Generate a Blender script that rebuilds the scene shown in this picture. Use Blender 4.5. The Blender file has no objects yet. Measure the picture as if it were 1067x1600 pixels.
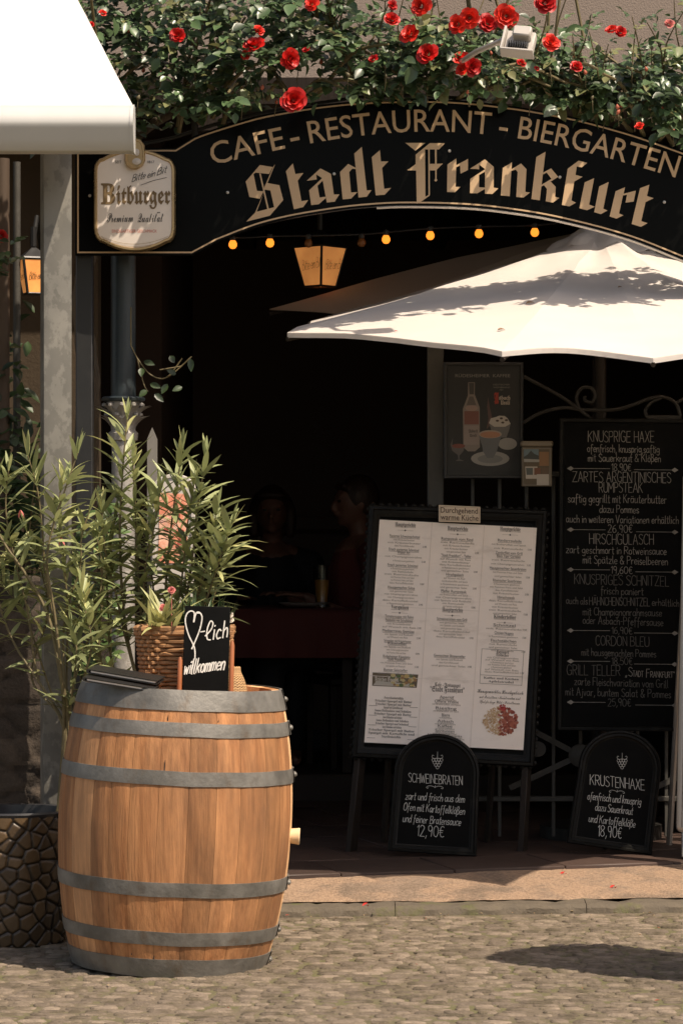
import bpy, bmesh, math, random
import numpy as np
from mathutils import Vector, Matrix, noise
R = math.radians
S = bpy.context.scene
C = S.collection
random.seed(7); rng = np.random.default_rng(7)

# ------------------------------------------------------------------ camera, world, sun, exposure
F = 4670.0            # focal length in photo pixels
CX, HY, EYE = 533.5, 840.0, 1.28
cam = bpy.data.cameras.new('camera'); cam.sensor_width = 36; cam.sensor_fit = 'AUTO'
cam.lens = F/1600*36; cam.shift_y = 40/1600; cam.clip_start = .1; cam.clip_end = 500
co = bpy.data.objects.new('camera', cam); C.objects.link(co)
co.location = (0, 0, EYE); co.rotation_euler = (R(90), 0, 0); S.camera = co

ELEV = R(56); SX, SY = -.76, .65
n_ = math.hypot(SX, SY)
SUN = Vector((SX/n_*math.cos(ELEV), SY/n_*math.cos(ELEV), -math.sin(ELEV)))
w = bpy.data.worlds.new('World'); S.world = w; w.use_nodes = True
nt = w.node_tree; bg = nt.nodes['Background']
sky = nt.nodes.new('ShaderNodeTexSky'); sky.sky_type = 'NISHITA'; sky.sun_disc = False
sky.sun_elevation = ELEV; sky.sun_rotation = math.atan2(-SX, -SY); sky.dust_density = 2.5
wm = nt.nodes.new('ShaderNodeVectorMath'); wm.operation = 'MULTIPLY'; wm.inputs[1].default_value = (1.0, .90, .80)
nt.links.new(sky.outputs[0], wm.inputs[0]); nt.links.new(wm.outputs[0], bg.inputs[0]); bg.inputs[1].default_value = .125
sl = bpy.data.lights.new('sun', 'SUN'); sl.energy = 4.6; sl.angle = R(.5); sl.color = (1, .86, .70)
so = bpy.data.objects.new('sun', sl); C.objects.link(so); so.location = (6, -4, 12)
so.rotation_euler = SUN.to_track_quat('-Z', 'Y').to_euler()
S.view_settings.view_transform = 'Standard'; S.view_settings.look = 'None'
S.view_settings.exposure = 0.5; S.view_settings.gamma = 1
S.cycles.max_bounces = 6; S.cycles.use_denoising = True

def P(px, py, D):
    return Vector(((px-CX)/F*D, D, EYE+(HY-py)/F*D))

# ------------------------------------------------------------------ materials
MATS = {}
def mat(name, base=(.5,.5,.5), rough=.6, metal=0, var=.2, vs=6, bump=0., bs=40, tone=0., use_col=False,
        emit=0, trans=0., stretch=(1,1,1), spec=.5, second=None, sscale=3, sramp=(.45,.6), glass=False, coat=0, rvar=.15, stain=None, stsc=4, stramp=(.55,.75), two=None):
    if name in MATS: return MATS[name]
    m = bpy.data.materials.new(name); m.use_nodes = True
    N = m.node_tree; L = N.links; pb = N.nodes['Principled BSDF']; out = N.nodes['Material Output']
    tc = N.nodes.new('ShaderNodeTexCoord'); mp = N.nodes.new('ShaderNodeMapping'); mp.inputs['Scale'].default_value = stretch
    L.new(tc.outputs['Object'], mp.inputs['Vector'])
    def noi(sc, det=5, rg=.6):
        n = N.nodes.new('ShaderNodeTexNoise'); n.inputs['Scale'].default_value = sc; n.inputs['Detail'].default_value = det
        n.inputs['Roughness'].default_value = rg; L.new(mp.outputs[0], n.inputs['Vector']); return n
    def math_(op, a, b, clamp=False):
        n = N.nodes.new('ShaderNodeMath'); n.operation = op; n.use_clamp = clamp
        for i, x in enumerate((a, b)):
            if isinstance(x, (int, float)): n.inputs[i].default_value = x
            else: L.new(x, n.inputs[i])
        return n.outputs[0]
    def mix(f, a, b, mode='MIX'):
        n = N.nodes.new('ShaderNodeMix'); n.data_type = 'RGBA'; n.blend_type = mode
        for i, x in ((0, f), (6, a), (7, b)):
            if isinstance(x, (int, float)): n.inputs[i].default_value = x
            elif isinstance(x, tuple): n.inputs[i].default_value = (*x[:3], 1)
            else: L.new(x, n.inputs[i])
        return n.outputs[2]
    col = None
    if use_col:
        a = N.nodes.new('ShaderNodeAttribute'); a.attribute_name = 'col'; col = a.outputs['Color']
    else: col = tuple(base)
    if second is not None:
        n2 = noi(sscale, 6, .65); rp = N.nodes.new('ShaderNodeMapRange')
        rp.inputs[1].default_value, rp.inputs[2].default_value = sramp
        L.new(n2.outputs['Fac'], rp.inputs[0]); col = mix(rp.outputs[0], col, tuple(second))
    if stain is not None:
        n3 = N.nodes.new('ShaderNodeTexNoise'); n3.inputs['Scale'].default_value = stsc; n3.inputs['Detail'].default_value = 7; n3.inputs['Roughness'].default_value = .7
        mq = N.nodes.new('ShaderNodeMapping'); mq.inputs['Scale'].default_value = (1,1,.45); L.new(tc.outputs['Object'], mq.inputs['Vector']); L.new(mq.outputs[0], n3.inputs['Vector'])
        r3 = N.nodes.new('ShaderNodeMapRange'); r3.inputs[1].default_value, r3.inputs[2].default_value = stramp; r3.inputs[4].default_value = .75
        L.new(n3.outputs['Fac'], r3.inputs[0]); col = mix(r3.outputs[0], col, tuple(stain))
    n1 = noi(vs)
    v = math_('MULTIPLY_ADD', n1.outputs['Fac'], 2*var); v.node.inputs[2].default_value = 1-var
    if tone:
        a = N.nodes.new('ShaderNodeAttribute'); a.attribute_name = 'col'
        sp = N.nodes.new('ShaderNodeSeparateColor'); L.new(a.outputs['Color'], sp.inputs[0])
        t = math_('MULTIPLY_ADD', sp.outputs[0], 2*tone); t.node.inputs[2].default_value = 1-tone
        v = math_('MULTIPLY', v, t)
    if two is not None:                          # leaves of a second colour, picked by the leaf's own value
        sp2 = N.nodes.new('ShaderNodeMapRange'); sp2.inputs[1].default_value = .8; sp2.inputs[2].default_value = 1.0; L.new(sp.outputs[0], sp2.inputs[0])
        col = mix(sp2.outputs[0], col, tuple(two))
    vm = N.nodes.new('ShaderNodeVectorMath'); vm.operation = 'SCALE'
    if isinstance(col, tuple): vm.inputs[0].default_value = col[:3]
    else: L.new(col, vm.inputs[0])
    L.new(v, vm.inputs['Scale']); col = vm.outputs[0]
    L.new(col, pb.inputs['Base Color'])
    rr = math_('MULTIPLY_ADD', n1.outputs['Fac'], rvar*2); rr.node.inputs[2].default_value = rough-rvar
    L.new(rr, pb.inputs['Roughness'])
    pb.inputs['Metallic'].default_value = metal; pb.inputs['Specular IOR Level'].default_value = spec
    if coat: pb.inputs['Coat Weight'].default_value = coat; pb.inputs['Coat Roughness'].default_value = .12
    if bump:
        nb = noi(bs, 6, .65); b = N.nodes.new('ShaderNodeBump'); b.inputs['Strength'].default_value = bump; b.inputs['Distance'].default_value = .01
        L.new(nb.outputs['Fac'], b.inputs['Height']); L.new(b.outputs[0], pb.inputs['Normal'])
    if emit:
        L.new(col, pb.inputs['Emission Color']); pb.inputs['Emission Strength'].default_value = emit
    if glass:
        pb.inputs['Transmission Weight'].default_value = 1; pb.inputs['IOR'].default_value = 1.45; pb.inputs['Roughness'].default_value = .03
        L.remove(pb.inputs['Roughness'].links[0])
    if trans:
        tr = N.nodes.new('ShaderNodeBsdfTranslucent'); L.new(col, tr.inputs[0])
        ms = N.nodes.new('ShaderNodeMixShader'); ms.inputs[0].default_value = trans
        L.new(pb.outputs[0], ms.inputs[1]); L.new(tr.outputs[0], ms.inputs[2]); L.new(ms.outputs[0], out.inputs[0])
    MATS[name] = m; return m

# ------------------------------------------------------------------ mesh builder (always in world coordinates)
def bez(pts, n=6, closed=False):
    """Catmull-Rom through points of any dimension."""
    p = [np.array(q, float) for q in pts]; out = []
    m = len(p)
    for i in range(m if closed else m-1):
        if closed: a, b, c, d = p[i-1], p[i], p[(i+1) % m], p[(i+2) % m]
        else: a, b, c, d = p[max(i-1,0)], p[i], p[i+1], p[min(i+2,m-1)]
        for k in range(n):
            t = k/n
            out.append(.5*((2*b)+(c-a)*t+(2*a-5*b+4*c-d)*t*t+(3*b-a-3*c+d)*t**3))
    if not closed: out.append(p[-1])
    return out

class MB:
    def __init__(s): s.v = []; s.f = []; s.c = []
    def add(s, vs, fs, col=.5):
        o = len(s.v); s.v.extend(tuple(v) for v in vs)
        if isinstance(col, (int, float)): col = (col,)*3
        for f in fs: s.f.append(tuple(i+o for i in f)); s.c.append(col)
        return s
    def box(s, c, size, bev=.003, M=None, col=.5, seg=1):
        bm = bmesh.new(); bmesh.ops.create_cube(bm, size=1)
        bmesh.ops.scale(bm, vec=size, verts=bm.verts)
        if bev: bmesh.ops.bevel(bm, geom=bm.edges[:], offset=min(bev, min(size)*.45), segments=seg, profile=.7, affect='EDGES')
        T = Matrix.Translation(c) @ (M.to_4x4() if M is not None else Matrix())
        bm.verts.index_update()
        s.add([T @ v.co for v in bm.verts], [[v.index for v in f.verts] for f in bm.faces], col); bm.free(); return s
    def tube(s, pts, r, n=8, col=.5, caps=True, jit=0):
        pts = [Vector(p) for p in pts]; m = len(pts)
        if not hasattr(r, '__len__'): r = [r]*m
        ref = Vector((0,0,1)); vs = []
        t0 = (pts[1]-pts[0]).normalized()
        if abs(t0.dot(ref)) > .9: ref = Vector((1,0,0))
        u = t0.cross(ref).normalized()
        for i in range(m):
            t = (pts[min(i+1,m-1)]-pts[max(i-1,0)])
            t = t.normalized() if t.length > 1e-9 else t0
            u = (u-t*u.dot(t)).normalized(); b = t.cross(u)
            for k in range(n):
                a = 2*math.pi*k/n; rr = r[i]*(1+(random.uniform(-jit,jit) if jit else 0))
                vs.append(pts[i]+u*math.cos(a)*rr+b*math.sin(a)*rr)
        fs = [(i*n+k, i*n+(k+1)%n, (i+1)*n+(k+1)%n, (i+1)*n+k) for i in range(m-1) for k in range(n)]
        if caps: fs += [tuple(range(n))[::-1], tuple((m-1)*n+k for k in range(n))]
        return s.add(vs, fs, col)
    def lathe(s, c, prof, n=32, M=None, col=.5, a0=0, a1=2*math.pi, sq=None):
        c = Vector(c); full = abs(a1-a0-2*math.pi) < 1e-6; k_ = n if full else n+1; vs = []
        for (r, z) in prof:
            for k in range(k_):
                a = a0+(a1-a0)*k/n
                v = Vector((r*math.cos(a), r*math.sin(a), z))
                if M is not None: v = M @ v
                vs.append(c+v)
        fs = []
        for i in range(len(prof)-1):
            for k in range(n):
                k2 = (k+1) % k_
                fs.append((i*k_+k, i*k_+k2, (i+1)*k_+k2, (i+1)*k_+k))
        return s.add(vs, fs, col)
    def prism(s, poly, nrm, d, col=.5):
        """polygon of world points extruded by d along nrm"""
        n = len(poly); nrm = Vector(nrm)*d
        vs = [Vector(p) for p in poly]+[Vector(p)+nrm for p in poly]
        fs = [tuple(range(n)), tuple(range(2*n-1, n-1, -1))]+[(i, (i+1)%n+0, n+(i+1)%n, n+i) for i in range(n)]
        return s.add(vs, fs, col)
    def grid(s, fn, nu, nv, col=None):
        vs = [fn(i/nu, j/nv) for j in range(nv+1) for i in range(nu+1)]
        o = len(s.v); s.v.extend(tuple(v) for v in vs)
        for j in range(nv):
            for i in range(nu):
                a = o+j*(nu+1)+i
                s.f.append((a, a+1, a+nu+2, a+nu+1)); cc = .5 if col is None else col((i+.5)/nu, (j+.5)/nv)
                s.c.append((cc,)*3 if isinstance(cc, (int, float)) else cc)
        return s
    def xf(s, M): s.v = [tuple(M @ Vector(v)) for v in s.v]; return s
    def build(s, name, m, parent=None, smooth=True, ang=38, origin=None):
        me = bpy.data.meshes.new(name); ob = bpy.data.objects.new(name, me); C.objects.link(ob)
        if parent is not None:
            ob.parent = parent; o = Vector(parent['_w'])
        else:
            if origin is None:
                a = np.array(s.v); origin = ((a[:,0].min()+a[:,0].max())/2, (a[:,1].min()+a[:,1].max())/2, a[:,2].min())
            o = Vector(origin); ob.location = o
        ob['_w'] = tuple(o)
        me.from_pydata([(x-o.x, y-o.y, z-o.z) for x, y, z in s.v], [], s.f)
        at = me.attributes.new('col', 'FLOAT_COLOR', 'FACE')
        a = np.ones((len(s.f), 4), np.float32); a[:,:3] = np.array(s.c, np.float32).reshape(-1,3); at.data.foreach_set('color', a.ravel())
        me.materials.append(m)
        me.polygons.foreach_set('use_smooth', [bool(smooth)]*len(s.f))
        if smooth and ang: me.set_sharp_from_angle(angle=R(ang))
        me.update(); return ob

ALL = []
def tag(o, label=None, cat=None, group=None, kind=None):
    if label: o['label'] = label
    if cat: o['category'] = cat
    if group: o['group'] = group
    if kind: o['kind'] = kind
    return o
def thing(name, loc, label, cat, group=None):
    o = bpy.data.objects.new(name, None); C.objects.link(o); o.location = loc; o.empty_display_size = .1
    o['_w'] = tuple(loc); return tag(o, label, cat, group)
def struct(name, mb, m, **k): return tag(mb.build(name, m, **k), kind='structure')

# ------------------------------------------------------------------ text
_fc = {}
def alpha(t, o):
    r = ''
    for c in t:
        if 'A' <= c <= 'Z': r += chr(o+ord(c)-65)
        elif 'a' <= c <= 'z': r += chr(o+26+ord(c)-97)
        else: r += c
    return r
FRAK, SCRIPT, SERIF, BOLD = 0x1D56C, 0x1D4D0, 0x1D400, 0x1D5D4
UML = {'ä':'a','ö':'o','ü':'u','Ä':'A','Ö':'O','Ü':'U'}
def glyphs(text, style=None, off=0.):
    """flat filled text: (verts 2D, faces, width, cap height)"""
    key = (text, style, off)
    if key in _fc: return _fc[key]
    base = ''.join(UML.get(c, c) for c in text) if style else text
    cu = bpy.data.curves.new('text', 'FONT'); cu.body = alpha(base, style) if style else base
    cu.size = 1; cu.resolution_u = 3; cu.offset = off; cu.fill_mode = 'FRONT'
    ob = bpy.data.objects.new('text', cu); C.objects.link(ob)
    dg = bpy.context.evaluated_depsgraph_get(); me = bpy.data.meshes.new_from_object(ob.evaluated_get(dg))
    v = np.array([(q.co.x, q.co.y) for q in me.vertices]).reshape(-1,2); f = [tuple(p.vertices) for p in me.polygons]
    bpy.data.objects.remove(ob); bpy.data.curves.remove(cu); bpy.data.meshes.remove(me)
    if len(v) == 0: v = np.zeros((1,2)); f = []
    x0 = v[:,0].min(); v = v-np.array([x0, 0]); _fc[key] = (v, f, v[:,0].max()); return _fc[key]

GL = {}
def _g(d):
    for line in d.strip().split('\n'):
        ch, wd, paths = line.strip().split(' ', 2); pl = []
        for p in paths.split(';'):
            sm = p.startswith('~'); pts = [tuple(float(x) for x in q.split(',')) for q in p.lstrip('~').split()]
            pl.append([tuple(q) for q in bez(pts, 4)] if sm and len(pts) > 2 else pts)
        GL[ch] = (float(wd), pl)
_g('''A 4.4 0,0 2.2,10 4.4,0;.9,3.6 3.5,3.6
B 4 0,0 0,10;~0,10 2.6,9.6 3.2,7.6 2.4,5.6 0,5.3;~0,5.3 3,4.8 4,2.6 3,.4 0,0
C 4 ~4,8.6 2.6,10 .8,9 0,5 .8,1 2.6,0 4,1.4
D 4.2 0,0 0,10;~0,10 2.4,9.6 4.2,6.5 4.2,3.5 2.4,.4 0,0
E 3.4 3.4,10 0,10 0,0 3.4,0;0,5.2 2.8,5.2
F 3.2 3.2,10 0,10 0,0;0,5.4 2.6,5.4
G 4.4 ~4,8.6 2.6,10 .8,9 0,5 .8,1 2.6,0 4.2,1.2;4.2,1.2 4.2,4.6 2.4,4.6
H 4 0,0 0,10;4,0 4,10;0,5 4,5
I .5 .2,0 .2,10
J 2.6 ~2.6,10 2.6,2 1.6,.1 0,.8
K 4 0,0 0,10;3.8,10 0,4.6;1.1,6 4,0
L 3.2 0,10 0,0 3.2,0
M 5 0,0 0,10 2.5,3.5 5,10 5,0
N 4 0,0 0,10 4,0 4,10
O 4.4 ~2.2,10 .5,8.6 0,5 .5,1.4 2.2,0 3.9,1.4 4.4,5 3.9,8.6 2.2,10
P 3.6 0,0 0,10;~0,10 2.8,9.6 3.6,7.4 2.8,5.2 0,4.8
Q 4.4 ~2.2,10 .5,8.6 0,5 .5,1.4 2.2,0 3.9,1.4 4.4,5 3.9,8.6 2.2,10;2.6,2 4.6,-1
R 3.8 0,0 0,10;~0,10 2.8,9.6 3.6,7.4 2.8,5.2 0,4.8;1.4,4.8 3.8,0
S 3.6 ~3.6,8.8 2,10 .4,8.8 .4,7 2,5.3 3.5,3.6 3.4,1.2 1.8,0 0,1.2
T 4 0,10 4,10;2,10 2,0
U 4 ~0,10 0,2.4 1,.2 2,0 3,.2 4,2.4 4,10
V 4 0,10 2,0 4,10
W 5.6 0,10 1.4,0 2.8,8 4.2,0 5.6,10
X 4 0,0 4,10;0,10 4,0
Y 4 0,10 2,5 4,10;2,5 2,0
Z 4 0,10 4,10 0,0 4,0
a 3.4 ~3,4.6 1.6,5.6 .2,4.4 0,2 .8,.1 2,.6 3,2.6;3,5.5 3,.8 3.5,0
b 3 0,10 0,0;~0,3.4 1.4,5.5 2.8,4.4 2.9,1.6 1.6,0 0,.9
c 2.7 ~2.6,4.6 1.5,5.6 .2,4.2 0,2.2 .8,.2 2.6,.7
d 3.1 ~3,4.4 1.6,5.6 .2,4.4 0,2 .8,.1 2,.5 3,2.4;3,10 3,0
e 2.8 ~.1,2.8 2.7,3.2 2.2,5.2 1,5.5 .1,3.8 0,1.8 1,0 2.7,.9
f 2.6 ~2.8,9.4 1.8,10 1.1,8.6 1,4 .9,-2.8;0,5.4 2.4,5.4
g 3.1 ~3,4.6 1.6,5.6 .2,4.4 .1,2.2 1.2,.8 3,2.2;~3,5.5 3,-1.6 1.8,-3 .2,-2.2
h 2.8 0,10 0,0;~0,3.6 1.4,5.5 2.6,4.6 2.7,0
i .6 .2,5.5 .2,0;.2,7.4 .3,8
j 1.4 ~1.2,5.5 1.2,-1.6 .4,-2.8 -.4,-2.2;1.2,7.4 1.3,8
k 2.8 0,10 0,0;2.6,5.6 0,2.4;.8,3.2 2.8,0
l 1 ~.2,10 .2,1.2 .9,0
m 4.1 0,5.5 0,0;~0,3.8 1,5.5 1.9,4.6 1.9,0;~1.9,3.8 2.9,5.5 3.8,4.6 3.9,0
n 2.8 0,5.5 0,0;~0,3.6 1.4,5.5 2.6,4.6 2.7,0
o 3 ~1.5,5.6 .3,4.6 0,2.8 .3,.9 1.5,0 2.7,.9 3,2.8 2.7,4.6 1.5,5.6
p 3 0,5.5 0,-3;~0,3.6 1.4,5.6 2.8,4.2 2.8,1.4 1.4,0 0,1.2
q 3 3,5.5 3,-3;~3,4.6 1.6,5.6 .2,4.2 .1,1.6 1.2,.1 3,1.4
r 2.2 0,5.5 0,0;~0,3.4 1,5.3 2.2,5.2
s 2.5 ~2.4,4.8 1.3,5.6 .2,4.6 .5,3.3 2.2,2.1 2.3,.7 1.2,0 0,.7
t 2 ~.9,9 .9,1 1.4,0 2,.4;-.1,6 2.1,6
u 3.1 ~0,5.5 0,1.2 .9,0 2.2,.8 2.8,2.4;2.8,5.5 2.8,.7 3.2,0
v 2.8 0,5.5 1.4,0 2.8,5.5
w 4 0,5.5 1,0 2,4.6 3,0 4,5.5
x 2.8 0,0 2.8,5.5;0,5.5 2.8,0
y 2.8 0,5.5 1.5,0;2.8,5.5 .6,-3
z 2.8 0,5.5 2.7,5.5 0,0 2.8,0
ß 3 ~0,-2.8 0,8 1,10 2.4,9 2.2,6.6 1.2,5.6 2.8,4 2.8,1.2 1.4,0 .6,.6
0 3.8 ~1.9,10 .4,8.4 0,5 .4,1.6 1.9,0 3.4,1.6 3.8,5 3.4,8.4 1.9,10
1 1.4 0,8 1.3,10 1.3,0
2 3.6 ~.1,8.4 1,9.8 2.6,9.6 3.4,7.8 2.6,5 0,0;0,0 3.6,0
5 3.4 3.2,10 .4,10 .2,5.8;~.2,5.8 1.8,6.4 3.3,4.8 3.3,2 1.8,0 0,.8
6 3.6 ~3,9.8 1,7.6 .1,3.6 .6,.8 1.8,0 3.2,1 3.5,3 2.6,5.2 1,5 .2,3.2
8 3.6 ~1.8,10 .4,8.8 .6,6.6 3,4 3.4,1.4 1.8,0 .2,1.4 .6,4 3,6.6 3.2,8.8 1.8,10
9 3.4 ~3.2,7.6 2.4,9.8 .8,9.8 .1,7.6 .6,5.4 2,4.8 3.2,6.4;3.3,8 2.6,0
, 1 .8,.6 .2,-2
. .8 .2,0 .5,.3
& 4.4 ~4.2,0 1,7 1,9.4 2.2,10 3,8.6 2,6.4 .3,3.4 .3,1 1.6,0 3,.6 4.2,3.8
€ 3.8 ~3.6,9 2.4,10 1,8.6 .6,5 1,1.4 2.4,0 3.6,1;-.2,6 2.8,6;-.2,4.2 2.6,4.2
- 2.2 .2,4.4 2,4.4
„ 2 .4,.8 0,-1.6;1.4,.8 1,-1.6
“ 2 .2,10.8 .5,8.8;1.2,10.8 1.5,8.8''')

class Board:
    """a plane in the world: origin O, right X, up Z, facing n; px/py of the photo <-> u,v on it"""
    def __init__(s, O, roll=0, lean=0, yaw=0):
        M = Matrix.Rotation(R(yaw), 3, 'Z') @ Matrix.Rotation(R(-lean), 3, 'X') @ Matrix.Rotation(R(roll), 3, 'Y')
        s.M = M; s.O = Vector(O); s.X = M @ Vector((1,0,0)); s.Z = M @ Vector((0,0,1)); s.n = M @ Vector((0,-1,0))
    def p(s, u, v, w=0): return s.O+s.X*u+s.Z*v+s.n*w
    def uv(s, px, py):
        d = Vector(((px-CX)/F, 1, (HY-py)/F)); c = Vector((0,0,EYE))
        t = (s.O-c).dot(s.n)/d.dot(s.n); q = c+d*t-s.O
        return (q.dot(s.X), q.dot(s.Z))
    def q(s, px, py, w=0): return s.p(*s.uv(px, py), w)
    def box(s, mb, u0, v0, u1, v1, w0, w1, bev=.003, col=.5):
        return mb.box(s.p((u0+u1)/2, (v0+v1)/2, (w0+w1)/2), (abs(u1-u0), abs(w1-w0), abs(v1-v0)), bev, s.M, col)
    def poly(s, mb, pts, w, col=.5, px=True):
        return mb.add([s.q(*p, w) if px else s.p(*p, w) for p in pts], [tuple(range(len(pts)))], col)
    def ring(s, mb, outline, prof, col=.5, fill=None):
        """mitred frame: outline of (u,v) anticlockwise, prof = (inset, height) list"""
        n = len(outline); o = [Vector(p) for p in outline]; vs = []
        nr = []
        for i in range(n):
            a = (o[i]-o[i-1]).normalized(); b = (o[(i+1)%n]-o[i]).normalized()
            na = Vector((-a.y, a.x)); nb = Vector((-b.y, b.x)); m = (na+nb).normalized(); nr.append(m/max(.3, m.dot(na)))
        for (t, h) in prof: vs += [s.p(*(o[i]+nr[i]*t), h) for i in range(n)]
        fs = [(j*n+i, j*n+(i+1)%n, (j+1)*n+(i+1)%n, (j+1)*n+i) for j in range(len(prof)-1) for i in range(n)]
        if fill: fs.append(tuple((len(prof)-1)*n+i for i in range(n)))
        return mb.add(vs, fs, col)
    def stroke(s, mb, pts, hw, w=.002, col=.5):
        """pts in u,v: a flat chalk line"""
        p = [Vector(a) for a in pts]
        for i in range(len(p)-1):
            d = p[i+1]-p[i]
            if d.length < 1e-6: continue
            d.normalize(); m = Vector((-d.y, d.x))*hw; e = d*hw*.6
            h2 = w+random.uniform(0, .0004)
            mb.add([s.p(*(p[i]-e+m), h2), s.p(*(p[i]-e-m), h2), s.p(*(p[i+1]+e-m), h2), s.p(*(p[i+1]+e+m), h2)], [(0,1,2,3)], col)
    def hand(s, mb, text, x0, y0, x1, y1, h, hw=.0016, slant=0., col=.5, gap=1.1, jit=.12, w=.002):
        """hand lettering fitted between two baseline points (photo pixels)"""
        x = 0; items = []
        for ch in text:
            if ch == ' ': x += 2.4; continue
            um = UML.get(ch); g = GL[um or ch]; k = random.uniform(.95, 1.05); dy = random.uniform(-.3, .3)
            pl = [[((a+random.uniform(-jit,jit))*k+x, b+dy+random.uniform(-jit,jit)) for a, b in path] for path in g[1]]
            if um:
                t = 7.4 if um.islower() else 11.6
                for dx in (.25, .7): pl.append([(x+g[0]*dx, t), (x+g[0]*dx+.1, t+.6)])
            items += pl; x += g[0]*k+gap
        W = max(x-gap, .1)
        for path in items:
            q = []
            for a, b in path:
                px = x0+(x1-x0)*a/W+slant*b*h/10; py = y0+(y1-y0)*a/W-b*h/10
                q.append(s.uv(px, py))
            s.stroke(mb, q, hw*random.uniform(.85, 1.15), w, col)
    def font(s, mb, text, x0, y0, x1, y1, h, style=None, off=0., col=.5, w=.002, cap=None, base=None):
        """printed lettering fitted between baseline points; base(px) -> (py, slope) bends it along an arc"""
        v, f, W = glyphs(text, style, off)
        cap = cap or .73
        vs = []
        for a, b in v:
            px = x0+(x1-x0)*a/W; py = y0+(y1-y0)*a/W; k = b/cap*h
            if base:
                py, sl = base(px); l = math.hypot(1, sl); px += sl/l*k; py -= k/l
            else: py -= k
            vs.append(s.q(px, py, w))
        mb.add(vs, f, col)
        if style and any(c in UML for c in text):
            tw = sum(1 if c != ' ' else .6 for c in text); i = 0
            for c in text:
                if c in UML:
                    for d in (.3, .75):
                        px = x0+(x1-x0)*(i+d)/tw; py = y0+(y1-y0)*(i+d)/tw-h*.92; r = h*.07
                        mb.add([s.q(px+r*math.cos(t), py+r*math.sin(t), w) for t in np.linspace(0, 6.28, 7)[:6]], [tuple(range(6))], col)
                i += 1 if c != ' ' else .6

def vor(pts, seeds):
    """F1, F2, id of nearest seeds; numpy"""
    if len(pts) > 3000:
        q = [vor(pts[k:k+3000], seeds) for k in range(0, len(pts), 3000)]; return tuple(np.concatenate([a[j] for a in q]) for j in range(3))
    d = ((pts[:,None,:]-seeds[None,:,:])**2).sum(2); i = np.argpartition(d, 2, 1)[:,:2]
    r = np.arange(len(pts)); sw_ = d[r,i[:,0]] > d[r,i[:,1]]; i[sw_] = i[sw_][:,::-1]; return np.sqrt(d[r,i[:,0]]), np.sqrt(d[r,i[:,1]]), i[:,0]

# ------------------------------------------------------------------ materials used
m_cob = mat('cobble stone', (.228,.182,.137), .88, spec=.2, tone=.30, var=.5, vs=60, bump=.8, bs=150, second=(0.129,0.1049,0.07052), sscale=11, sramp=(.45,.62), stain=(0.0989,0.086,0.0516), stsc=2.2, stramp=(.55,.78))
m_joint = mat('sandy mossy joint', (0.1376,0.1075,0.0731), .95, var=.5, vs=60, second=(0.1118,0.1032,0.043), sscale=5, sramp=(.46,.6), bump=.5, bs=200)
m_kerb = mat('kerb stone', (.105,.085,.06), .85, var=.4, vs=20, bump=.6, bs=70, second=(.085,.085,.03), sscale=10, sramp=(.55,.7))
m_sand = mat('sandstone slab', (0.344,0.2365,0.1591), .88, spec=.2, var=.75, vs=85, bump=1, bs=120, second=(0.258,0.1892,0.1376), sscale=6, stain=(0.1376,0.1032,0.0731), stsc=3, stramp=(.52,.75))
m_tile = mat('red terrace tile', (.052,.031,.023), .6, var=.3, vs=12, bump=.15, bs=60, tone=.2)
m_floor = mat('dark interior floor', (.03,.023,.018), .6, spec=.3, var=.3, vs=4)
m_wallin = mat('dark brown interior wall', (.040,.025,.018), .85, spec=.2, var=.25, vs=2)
m_plaster = mat('grey beige plaster', (0.2322,0.1849,0.1505), .92, var=.12, vs=5, bump=.5, bs=140)
m_darkwood = mat('dark stained wood', (.022,.016,.012), .5, spec=.25, var=.35, vs=14, bump=.3, bs=60, stretch=(1,1,.15))
m_blackframe = mat('worn black frame paint', (.006,.0055,.0045), .5, spec=.18, var=.5, vs=25, bump=.25, bs=50, second=(.022,.02,.016), sscale=14, sramp=(.55,.75))
m_slate = mat('chalkboard slate', (.003,.003,.0028), .6, spec=.08, var=.4, vs=5, bump=.05, bs=60, second=(.005,.005,.0046), sscale=3)
m_chalk = mat('white chalk', (.62,.60,.55), .95, var=.4, vs=60)
m_chalkdim = mat('faded chalk', (.40,.38,.35), .95, var=.5, vs=50)
m_signblack = mat('black sign lacquer', (.0028,.0028,.0026), .25, spec=.06, var=.3, vs=3, rvar=.05)
m_gold = mat('gold sign paint', (.53,.365,.21), .45, var=.12, vs=8)
m_goldmetal = mat('brass rim', (.50,.36,.19), .3, metal=.8, var=.25, vs=9)
m_cream = mat('cream enamel', (0.7224,0.6536,0.5848), .35, var=.06, vs=6)
m_print = mat('printed paper ink', use_col=True, rough=.6, var=.06, vs=30)
m_paper = mat('menu paper behind film', (.92,.825,.745), .4, var=.08, vs=7, second=(.76,.67,.59), sscale=6, sramp=(.56,.72), stretch=(1,1,2.2))
m_galv = mat('galvanised steel', (.20,.19,.165), .5, metal=.35, var=.3, vs=9, second=(.145,.138,.12), sscale=16, sramp=(.47,.53), stretch=(1,1,.7), bump=.05, bs=30)
m_hoop = mat('dull steel hoop', (.20,.19,.17), .55, metal=.4, var=.5, vs=16, bump=.2, bs=60, second=(.125,.118,.104), sscale=7, sramp=(.42,.65), stain=(.13,.095,.065), stsc=13, stramp=(.55,.72))
m_oak = mat('oak staves', (.44,.208,.086), .66, spec=.3, tone=.30, var=.5, vs=80, bump=.35, bs=110, stretch=(1,1,.06), second=(.27,.112,.042), sscale=24, sramp=(.40,.66), two=(.58,.345,.175), stain=(.165,.088,.046), stsc=3.2, stramp=(.44,.68))
m_palewood = mat('pale bung wood', (.70,.50,.28), .6, var=.15, vs=20)
m_redwood = mat('reddish stand wood', (.30,.10,.035), .45, var=.3, vs=30, stretch=(1,1,.2))
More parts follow.
